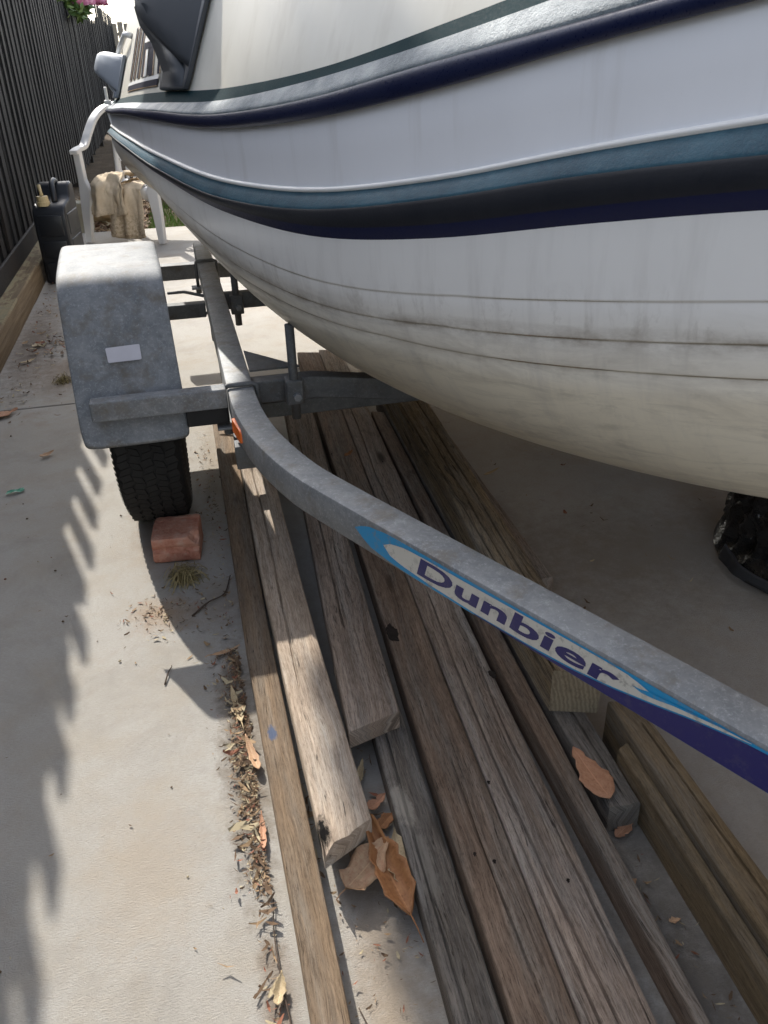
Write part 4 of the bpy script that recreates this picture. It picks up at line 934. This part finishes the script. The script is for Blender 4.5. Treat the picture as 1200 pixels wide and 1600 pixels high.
# straw tuft
def straw(name, label, c, n, r, seed, col=None):
    rnd = random.Random(seed); v = []; f = []
    for i in range(n):
        a = rnd.uniform(0, 6.28); L_ = r * rnd.uniform(.7, 1.9); x = c[0] + rnd.gauss(0, r * .33); y = c[1] + rnd.gauss(0, r * .33); h = rnd.uniform(.004, r * .9); w = .0009; pts = []
        cv = rnd.uniform(-1.5, 1.5)
        for k in range(6):
            t = k / 5; aa = a + cv * t; pts.append(Vector((x + math.cos(aa) * L_ * (t - .5), y + math.sin(aa) * L_ * (t - .5), c[2] + .002 + h * 4 * t * (1 - t) * rnd.uniform(.7, 1.1) * (1 if i % 3 else .3))))
        b0 = len(v)
        for k, p in enumerate(pts):
            s_ = Vector((-math.sin(a), math.cos(a), .5)).normalized() * w; v += [tuple(p - s_), tuple(p + s_)]
        for k in range(5): f.append([b0 + 2 * k, b0 + 2 * k + 2, b0 + 2 * k + 3, b0 + 2 * k + 1])
    o = pyd(name, v, f, col or m_leafy('straw', (.16, .125, .05), (.36, .29, .14), .8)); return tag(o, label, 'straw')
straw('straw_tuft', 'tuft of dry grass lying in front of the red brick', (-.112, 1.80, 0), 190, .045, 3)
straw('straw_tuft', 'small mossy straw clump on the concrete left of the mudguard', (-.555, 3.42, 0), 90, .04, 4)
# twigs
M_TWIG = m_plain('twig_bark', (.075, .05, .035), .9, 0, 60, .4, .4)
def twig(label, pts, r=.0025):
    P = spline([(x, y, z + .003) for x, y, z in pts], 5); o = MB().tube(P, [r * (1 - .5 * i / len(P)) for i in range(len(P))], 6).build('twig', M_TWIG, None, True); tag(o, label, 'twig')
twig('thin dark forked twig lying in the shade between the straw tuft and the planks', [(-.10, 1.63, 0), (-.06, 1.67, .004), (-.02, 1.70, .002), (.0, 1.77, .006)])
twig('short black twig alone in the sunlit middle of the concrete', [(-.165, 1.40, 0), (-.158, 1.43, .003), (-.15, 1.455, 0)], .0018)
twig('long pale stalk running along the left plank near the bottom', [(.0, .60, 0), (-.008, .70, .006), (-.01, .78, .003), (-.004, .84, .004)], .0014)
twig('fine twig on bare concrete below the dry leaves', [(.118, .56, 0), (.102, .60, .003), (.09, .645, 0)], .0014)
# dry leaves
def m_leaf(name, a, b_):
    t = NT(name); uv = t.coord('UV'); s = t.sep(uv); n_ = t.noise(t.coord('UV', (3, 2, 1)), 3, 5, .7); c = t.mix(t.mrange(n_, .35, .7), a, b_)
    vein = t.math('ABSOLUTE', t.math('SUBTRACT', s[1], .5)); c = t.mix(t.mrange(vein, .0, .035, .6, 0), c, tuple(min(1, x * 1.4) for x in a))
    rib = t.n('ShaderNodeTexWave', wave_type='BANDS'); rib.inputs['Scale'].default_value = 5; rib.inputs['Distortion'].default_value = 1.2; t.l(t.coord('UV', (1.4, 1.2, 1)), rib.inputs['Vector'])
    spot = t.noise(t.coord('UV', (5, 3, 1), (2, 5, 0)), 4, 5, .75); c = t.mix(t.mrange(spot, .56, .70, 0, .7), c, tuple(x * .35 for x in b_)); return t.done(c, .62, 0, t.bump(rib.outputs['Fac'], .15, .002), .3)
LM = [m_leaf('dry_leaf_orange', (.50, .27, .16), (.38, .18, .10)), m_leaf('dry_leaf_tan', (.50, .34, .20), (.40, .20, .11)), m_leaf('dry_leaf_brown', (.36, .17, .07), (.22, .09, .035)), m_leaf('dry_leaf_pale', (.50, .40, .25), (.36, .26, .14))]
def leaf(label, base, tip, width, z0, z1, curl=.3, fold=.25, m=0, seed=0, stalk=.25, name='dry_leaf', wave=.12):
    b_, t_ = Vector((base[0], base[1], z0)), Vector((tip[0], tip[1], z1)); d = t_ - b_; L_ = d.length; d = d / L_; sd = d.cross(Vector((0, 0, 1))).normalized(); upv = sd.cross(d); G = []; n, mm = 14, 8; uv = []
    for i in range(n + 1):
        t = i / n; w = width * .5 * (math.sin(math.pi * t ** .75) ** .8 if 0 < t < 1 else 0) * (1 - .15 * t); w = max(w * (1 + .6 * fbm(t * 6, seed * 3.3, 1)), .0008); row = []
        for j in range(mm + 1):
            q = j / mm * 2 - 1; hh = curl * L_ * (t - .5) ** 2 * 1.3 + fold * w * abs(q) + wave * width * fbm(t * 3, q * 1.6, seed) * abs(q)
            row.append(b_ + d * L_ * t + sd * w * q + upv * hh); uv.append((t, j / mm))
        G.append(row)
    lo = min(p.z for r_ in G for p in r_); off = max(0, min(z0, z1) - lo + .001)
    for r_ in G:
        for p in r_: p.z += off
    b = MB().grid(G)
    o = b.build(name, LM[m], None, True, uv=uv)
    if stalk:
        c = G[0][mm // 2]; MB_ = MB().tube([c, c - d * L_ * stalk * .5 + upv * .003, c - d * L_ * stalk + Vector((0, 0, .001))], [.0012, .001, .0009], 5).build('stalk', LM[m], None, True)
        MB_.parent = o
    d_ = o.modifiers.new('solid', 'SOLIDIFY'); d_.thickness = .0006
    return tag(o, label, 'leaf', 'fallen dry leaves')
leaf('big brown folded leaf in the middle of the three below the pale plank', (.190, .742), (.160, .915), .050, .022, .050, .25, .55, 2, 1, wave=.42)
leaf('tan pointed leaf on the left of the three leaves below the pale plank', (.108, .812), (.190, .868), .056, .022, .048, .25, .22, 1, 2, .22, wave=.2)
leaf('pale olive leaf tucked behind the big brown folded leaf', (.198, .790), (.204, .890), .048, .020, .034, .2, .2, 3, 3, wave=.3)
leaf('large orange leaf lying flat on the short dark plank', (.558, .838), (.546, .955), .058, .064, .068, .08, .10, 0, 4, 0, wave=.06)
leaf('orange leaf half under the low batten on dark concrete', (.560, .808), (.606, .832), .026, .005, .010, .1, .2, 0, 5, 0)
leaf('tiny tan leaf lying in the dark gap in front of the orange leaf', (.566, .652), (.584, .650), .010, .004, .006, .3, .3, 1, 6, 0)
leaf('pinkish leaf poking out from beneath the thin strip of timber', (.525, .72), (.552, .725), .018, .006, .010, .3, .3, 1, 7, 0)
leaf('reddish leaf in the gap beside the dark grey plank', (.176, .965), (.212, .985), .028, .008, .014, .4, .4, 0, 8)
leaf('brown leaf nearest the end of the pale plank in the gap', (.185, .925), (.214, .945), .026, .006, .012, .3, .4, 2, 9)
leaf('yellowish narrow leaf under the sawn plank end', (.166, 1.02), (.190, 1.075), .016, .006, .012, .4, .4, 3, 10)
leaf('long pale gum leaf curled against the outer left plank', (-.018, 1.235), (-.030, 1.345), .020, .004, .008, .25, .4, 3, 11)
leaf('pink gum leaf lying across the litter above the long pale gum leaf', (-.062, 1.46), (.0, 1.475), .013, .006, .010, .3, .3, 1, 12)
leaf('red brown bark sliver leaf at the edge of the outer left plank', (-.008, .93), (-.004, 1.005), .012, .006, .010, .3, .3, 0, 13, 0)
leaf('tan bark leaf leaning on the outer left plank', (.002, 1.10), (-.014, 1.185), .018, .010, .020, .3, .4, 1, 14, 0)
leaf('orange brown leaf on the far left concrete by the slab joint', (-.768, 3.07), (-.690, 3.13), .055, .004, .010, .2, .2, 0, 15, 0)
leaf('small pinkish leaf on the concrete left of the wheel', (-.558, 2.66), (-.515, 2.69), .024, .004, .008, .4, .4, 1, 16, 0)
leaf('yellow curled leaf at the litter near the bottom left plank', (-.018, .672), (-.006, .715), .020, .006, .014, .4, .5, 3, 17, 0)
leaf('white faded leaf beside the timber sleeper', (-.735, 3.93), (-.70, 4.00), .030, .004, .008, .3, .3, 3, 18, 0)
leaf('pale faded leaf on the concrete nearest the fence corner', (-.76, 3.70), (-.70, 3.75), .022, .004, .006, .3, .3, 3, 19, 0)
leaf('small brown leaf lying on the wide brown plank behind the rail', (.395, 2.26), (.425, 2.29), .018, .058, .062, .4, .4, 2, 20, 0)
leaf('bright straw coloured leaf on the shaded concrete under the boat', (.80, 2.12), (.86, 2.15), .014, .004, .006, .2, .2, 3, 21, 0)
# scrap of green plastic
gm = m_plain('green_plastic', (.0, .22, .13), .4)
v = []; f = []
for i in range(6):
    for j in range(4): u, w = i / 5 - .5, j / 3 - .5; v.append((-.603 + u * .05 + .004 * fbm(u * 5, w * 5, 1), 2.425 + w * .022 + u * .012, .003 + .007 * (.6 + fbm(u * 4, w * 6, 2))))
for i in range(5):
    for j in range(3): a = i * 4 + j; f.append([a, a + 4, a + 5, a + 1])
tag(pyd('plastic_scrap', v, f, gm), 'crumpled scrap of green plastic on the shaded concrete at the left', 'plastic scrap')
# gum nuts and pebbles: countless specks
v = []; f = []; mi = []; rnd = random.Random(77)
for i in range(55):
    x, y = rnd.uniform(-.75, .0), rnd.uniform(.62, 3.2); r = rnd.choice((.0012, .0015, .002, .0025, .004)); b0 = len(v)
    for (dx, dy, dz) in ((1, 0, .6), (0, 1, .7), (-1, 0, .5), (0, -1, .6), (0, 0, 1.5), (0, 0, 0)): v.append((x + dx * r, y + dy * r, .0005 + dz * r))
    f += [[b0 + q for q in k_] for k_ in ((0, 1, 4), (1, 2, 4), (2, 3, 4), (3, 0, 4), (1, 0, 5), (2, 1, 5), (3, 2, 5), (0, 3, 5))]; k = rnd.choice((1, 1, 1, 2, 3)); mi += [k] * 8
stuff(pyd('pebbles', v, f, M_LIT, None, True, None, mi))

# ---- black tarp bundle under the bow ---------------------------------
def m_tarp():
    t = NT('black_tarp'); p = t.coord('Object'); a = t.noise(p, 12, 5, .7); f_ = t.noise(p, 70, 3, .6); c = t.mix(t.mrange(a, .5, .75, 0, .6), (.010, .011, .013), (.03, .031, .034))
    return t.done(c, .17, 0, t.bump(t.math('ADD', a, t.math('MULTIPLY', f_, .12)), .55, .02), .9)
M_TARP = m_tarp()
tarp = thing('tarpaulin', 'crumpled black tarpaulin bundle with a grey eyelet hem on the concrete under the boat', 'tarpaulin', (1.545, 1.45, 0))
G = []; NR, NZ = 180, 40
for k in range(NZ + 1):
    t = k / NZ; row = []
    for i in range(NR + 1):
        a = 2 * math.pi * i / NR; fold = .026 * abs(math.sin(a * 9 + 3.5 * t + 2.2 * fbm(math.cos(a) * 2, math.sin(a) * 2, t * 2))) ** .7 + .05 * abs(fbm(math.cos(a) * 3.4, math.sin(a) * 3.4, t * 3)) + .008 * abs(fbm(math.cos(a) * 11, math.sin(a) * 11, t * 9))
        r = .335 * (1 - .08 * t - .9 * max(0, t - .80) ** 1.2 * 2.2) - fold * (1 if t > .08 else t / .08) ; r = max(r, .01)
        row.append((1.545 + r * math.cos(a), 1.45 + r * .92 * math.sin(a), .005 + .46 * t ** .9 + (.025 * fbm(math.cos(a) * 3, math.sin(a) * 3, 7) if t > .6 else 0)))
    G.append(row)
MB().grid(G).build('folds', M_TARP, tarp, True)
G = []
for k in range(6):
    t = k / 5; row = []
    for i in range(NR + 1):
        a = math.pi * .95 + math.pi * .62 * i / NR; w = .028 * fbm(a * 2.2, 3, 1); r = .352 + w - .010 * t; row.append((1.545 + r * math.cos(a), 1.45 + r * .92 * math.sin(a), .004 + .034 * t + .012 * math.sin(a * 3) * (1 if t > .1 else 0) + .012))
    G.append(row)
o = MB().grid(G).build('hem', m_plain('grey_hem', (.045, .047, .052), .5, 0, 40, .2, .3), tarp, True); d_ = o.modifiers.new('solid', 'SOLIDIFY'); d_.thickness = .004
a = math.pi * 1.145; ex, ey = 1.545 + .362 * math.cos(a), 1.45 + .362 * .92 * math.sin(a); nrm = Vector((math.cos(a), math.sin(a), .15)).normalized()
b = MB(); uu = nrm.orthogonal().normalized(); ww = nrm.cross(uu); c0 = Vector((ex, ey, .052))
b.tube([c0 + (uu * math.cos(q) + ww * math.sin(q)) * .009 for q in np.linspace(0, 2 * math.pi, 17)], .0028, 6, False); b.build('eyelet', m_plain('eyelet_metal', (.4, .4, .4), .35, .8), tarp, True)

# ---- black jerrycan ---------------------------------------------------
M_JERRY = m_plain('black_jerrycan_plastic', (.014, .016, .020), .42, 0, 10, .12, .3); M_CAP = m_plain('cream_cap', (.55, .44, .24), .5, 0, 40, .1, .3)
jer = thing('jerrycan', 'black plastic water jerrycan with a cream cap standing by the fence', 'jerrycan', (-.700, 5.35, 0)); jer.rotation_euler = (0, 0, math.radians(-7))
def rrect(w, d, r, n=5):
    P = []
    for cx, cy, a0 in ((w / 2 - r, d / 2 - r, 0), (-w / 2 + r, d / 2 - r, 90), (-w / 2 + r, -d / 2 + r, 180), (w / 2 - r, -d / 2 + r, 270)):
        for k in range(n + 1): a = math.radians(a0 + 90 * k / n); P.append((cx + r * math.cos(a), cy + r * math.sin(a)))
    return P
prof = [(-.150, .0), (.150, .0), (.160, .012), (.160, .478), (.150, .515), (.122, .532), (.070, .532), (.045, .515), (.030, .475), (.0, .452), (-.105, .440), (-.145, .415), (-.160, .375), (-.160, .012)]
b = MB().prism(prof, 'x', -.092, .092); o = pyd('tank', b.v, b.f, M_JERRY, jer, True)
bm = bmesh.new(); bm.from_mesh(o.data); bmesh.ops.recalc_face_normals(bm, faces=bm.faces); bm.to_mesh(o.data); bm.free()
d_ = o.modifiers.new('bevel', 'BEVEL'); d_.width = .02; d_.segments = 4; d_.limit_method = 'ANGLE'; d_.angle_limit = math.radians(50)
for (z0_, z1_) in ((.03, .125), (.15, .245), (.27, .385)):
    for bx in ((-.068, .068, -.1655, -.15), (.088, .0965, -.125, .125), (-.0965, -.088, -.125, .125)):
        b = MB().box(*bx, z0_, z1_); p_ = pyd('moulded_panel', b.v, b.f, M_JERRY, jer, True); d_ = p_.modifiers.new('bevel', 'BEVEL'); d_.width = .005; d_.segments = 2
b = MB().tube(spline([(.01, .10, .53), (.01, .05, .545), (.01, -.0, .53), (.02, -.04, .49), (.025, -.065, .44)], 4), .017, 10); pyd('handle', b.v, b.f, M_JERRY, jer, True)
b = MB().tube([(-.03, -.10, .43), (-.03, -.10, .452), (-.03, -.10, .454), (-.03, -.10, .482)], [.036, .036, .032, .031], 16); cap = pyd('cap', b.v, b.f, M_CAP, jer, False)
b = MB().tube([(-.03, -.10, .482), (-.036, -.09, .505), (-.042, -.08, .54)], [.010, .009, .011], 8); pyd('tap', b.v, b.f, M_CAP, cap, True)
b = MB().tube([(-.035, -.085, .446), (-.035, -.085, .4465)], .036, 16)

# ---- white plastic chair ----------------------------------------------
M_WPL = m_plain('white_plastic', (.72, .72, .71), .45, 0, 16, .06, .22)
ch = thing('plastic_chair', 'white plastic garden chair with arms standing behind the mudguard near the fence', 'chair', (-.277, 6.56, 0)); ch.rotation_euler = (0, 0, math.radians(-26))
def cp(b, name, smooth=False, bevel=.006):
    o = pyd(name, b.v, b.f, M_WPL, ch, smooth)
    bm = bmesh.new(); bm.from_mesh(o.data); bmesh.ops.recalc_face_normals(bm, faces=bm.faces); bm.to_mesh(o.data); bm.free()
    if bevel: d = o.modifiers.new('bevel', 'BEVEL'); d.width = bevel; d.segments = 2
    return o
# seat pan with a front apron
G = []
for i in range(13):
    x = -.22 + .44 * i / 12; row = []
    for (yy, z) in ((-.245, .31), (-.245, .352), (-.235, .366), (-.21, .37), (-.1, .362), (.05, .355), (.17, .362), (.20, .37)):
        arch = .0
        if z < .32: arch = -.035 * abs(x / .22) ** 4
        row.append((x, yy, z + arch - .012 * math.cos(x / .22 * math.pi / 2) * (1 if -.2 < yy < .18 else 0)))
    G.append(row)
o = cp(MB().grid(G), 'seat', True, 0); d_ = o.modifiers.new('solid', 'SOLIDIFY'); d_.thickness = .008
def slab_path(pts, w, th, name):  # strap: a flat bar swept along pts; w across x, th thick
    b = MB(); pts = [Vector(p) for p in pts]; N = len(pts)
    for i, p in enumerate(pts):
        t = (pts[min(i + 1, N - 1)] - pts[max(i - 1, 0)]).normalized(); sx = Vector((1, 0, 0)); sx = (sx - t * sx.dot(t)).normalized() if abs(t.x) < .9 else Vector((0, 1, 0)); nn = t.cross(sx); ww = w[i] if isinstance(w, list) else w
        for (a, c) in ((-1, -1), (1, -1), (1, 1), (-1, 1)): b.v.append(tuple(p + sx * ww * .5 * a + nn * th * .5 * c))
    for i in range(N - 1):
        for j in range(4): a = i * 4 + j; c = i * 4 + (j + 1) % 4; b.f.append([a, c, c + 4, a + 4])
    b.f.append([0, 1, 2, 3]); b.f.append([(N - 1) * 4 + j for j in range(4)])
    return cp(b, name)
for sx in (-1, 1):
    slab_path([(sx * .285, -.265, 0), (sx * .272, -.25, .2), (sx * .255, -.24, .345), (sx * .266, -.238, .42), (sx * .268, -.24, .605)], [.045, .065, .085, .05, .05], .045, 'leg')
    slab_path([(sx * .27, .30, 0), (sx * .245, .24, .25), (sx * .235, .22, .42)], [.045, .055, .05], .05, 'leg')
    slab_path(spline([(sx * .268, -.29, .598), (sx * .274, -.22, .612), (sx * .274, -.13, .628), (sx * .272, -.05, .70), (sx * .262, .04, .785), (sx * .232, .14, .845), (sx * .15, .24, .875)], 6), .06, .028, 'armrest')
    slab_path([(sx * .232, -.235, .33), (sx * .262, -.235, .40)], .05, .03, 'arm_bracket')
# back: an arched frame with slats
arc = spline([(-.235, .215, .36), (-.240, .24, .55), (-.232, .265, .70), (-.17, .285, .79), (0, .295, .825), (.17, .285, .79), (.232, .265, .70), (.240, .24, .55), (.235, .215, .36)], 5)
b = MB().tube(arc, .024, 8); o = cp(b, 'back_frame', True, 0)
for x in np.linspace(-.165, .165, 7):
    zt_ = .80 - .12 * (abs(x) / .2) ** 2; slab_path([(x, .212, .37), (x, .245, .58), (x, .282, zt_)], .024, .010, 'slat')
slab_path([(-.23, .235, .50), (0, .25, .50), (.23, .235, .50)], .03, .02, 'back_rail')
# ---- dirty cloth over the seat ------------------------------------------
def m_cloth():
    t = NT('dirty_cloth'); p = t.coord('Object'); a = t.noise(p, 9, 5, .7); f_ = t.noise(p, 55, 5, .8); z = t.sep(t.pos())[2]
    c = t.mix(t.mrange(a, .35, .7), (.68, .57, .42), (.56, .45, .31)); spots = t.math('MULTIPLY', t.mrange(f_, .44, .60, 0, .8), t.mrange(z, .06, .30, 1, .0)); c = t.mix(spots, c, (.20, .13, .07))
    return t.done(c, .95, 0, t.bump(f_, .3, .004), .1)
M_CLOTH = m_cloth()
def cloth_strip(name, x0, x1, path, n, seed, amp, parent=None):
    P = spline(path, 6); G = []
    for i, p in enumerate(P):
        t = i / (len(P) - 1); row = []
        for j in range(n + 1):
            q = j / n; x = x0 + (x1 - x0) * q; fl = amp * (math.sin(q * 11 + seed + 3.2 * fbm(q * 1.5, t * 1.3, seed)) * (.25 + .9 * t) + 1.1 * fbm(q * 3, t * 2, seed) + .5 * fbm(q * 9, t * 5, seed)); hang = 1 if i > len(P) * .45 else 0
            row.append((x + amp * .8 * fbm(q * 3, t * 4, seed + 5) + (x0 + x1) * .0 + .05 * t * (q - .3), p[1] - (fl * .9 if hang else 0) - (amp if hang else 0) * 1.4, p[2] + (abs(fl) * .9 + .004 if not hang else 0) + (.05 * (q - .5) * fbm(q * 3, 1, seed) if t > .9 else 0)))
        G.append(row)
    return MB().grid(G)
cl = thing('cloth', 'dirty beige rag draped over the seat of the white plastic chair', 'cloth', (-.277, 6.56, 0)); cl.rotation_euler = (0, 0, math.radians(-26))
b = cloth_strip('hanging', -.06, .17, [(0, .12, .376), (0, -.05, .370), (0, -.20, .380), (0, -.252, .372), (0, -.268, .33), (0, -.285, .20), (0, -.300, .045)], 44, 1.3, .016)
o = pyd('hanging_fold', b.v, b.f, M_CLOTH, cl, True); d_ = o.modifiers.new('solid', 'SOLIDIFY'); d_.thickness = .004
b = cloth_strip('bunched', -.165, .06, [(0, .10, .39), (0, -.06, .425), (0, -.19, .432), (0, -.262, .405), (0, -.292, .36), (0, -.300, .29), (0, -.305, .20)], 40, 4.4, .026)
o = pyd('bunched_fold', b.v, b.f, M_CLOTH, cl, True); d_ = o.modifiers.new('solid', 'SOLIDIFY'); d_.thickness = .004
# grey boulder and pale block in the bed behind the chair
bm = bmesh.new(); bmesh.ops.create_icosphere(bm, subdivisions=4, radius=1)
for vv in bm.verts: k = 1 + .25 * fbm(vv.co.x * 1.5, vv.co.y * 1.5, vv.co.z * 1.5); vv.co = Vector((vv.co.x * .16 * k, vv.co.y * .14 * k, vv.co.z * .13 * k))
me = bpy.data.meshes.new('boulder'); bm.to_mesh(me); bm.free(); o = link('boulder', me, m_plain('sandstone', (.40, .28, .15), .9, 0, 20, .5, .5), None, True); o.location = (-.56, 7.5, .06); tag(o, 'tan sandstone boulder in the garden bed behind the chair legs', 'boulder')
o = MB().box(-.80, -.66, 6.95, 7.12, -.06, .20).build('concrete_block', m_plain('pale_block', (.36, .34, .26), .9, 0, 20, .5, .4), None, bevel=.01); tag(o, 'pale concrete block beside the fence behind the jerrycan', 'block')
o = MB().box(-.28, 2.6, 8.35, 8.45, -.06, .10).build('timber_edging', WOODS['d'], None, bevel=.006); tag(o, 'low timber garden edging at the far side of the lawn', 'edging')
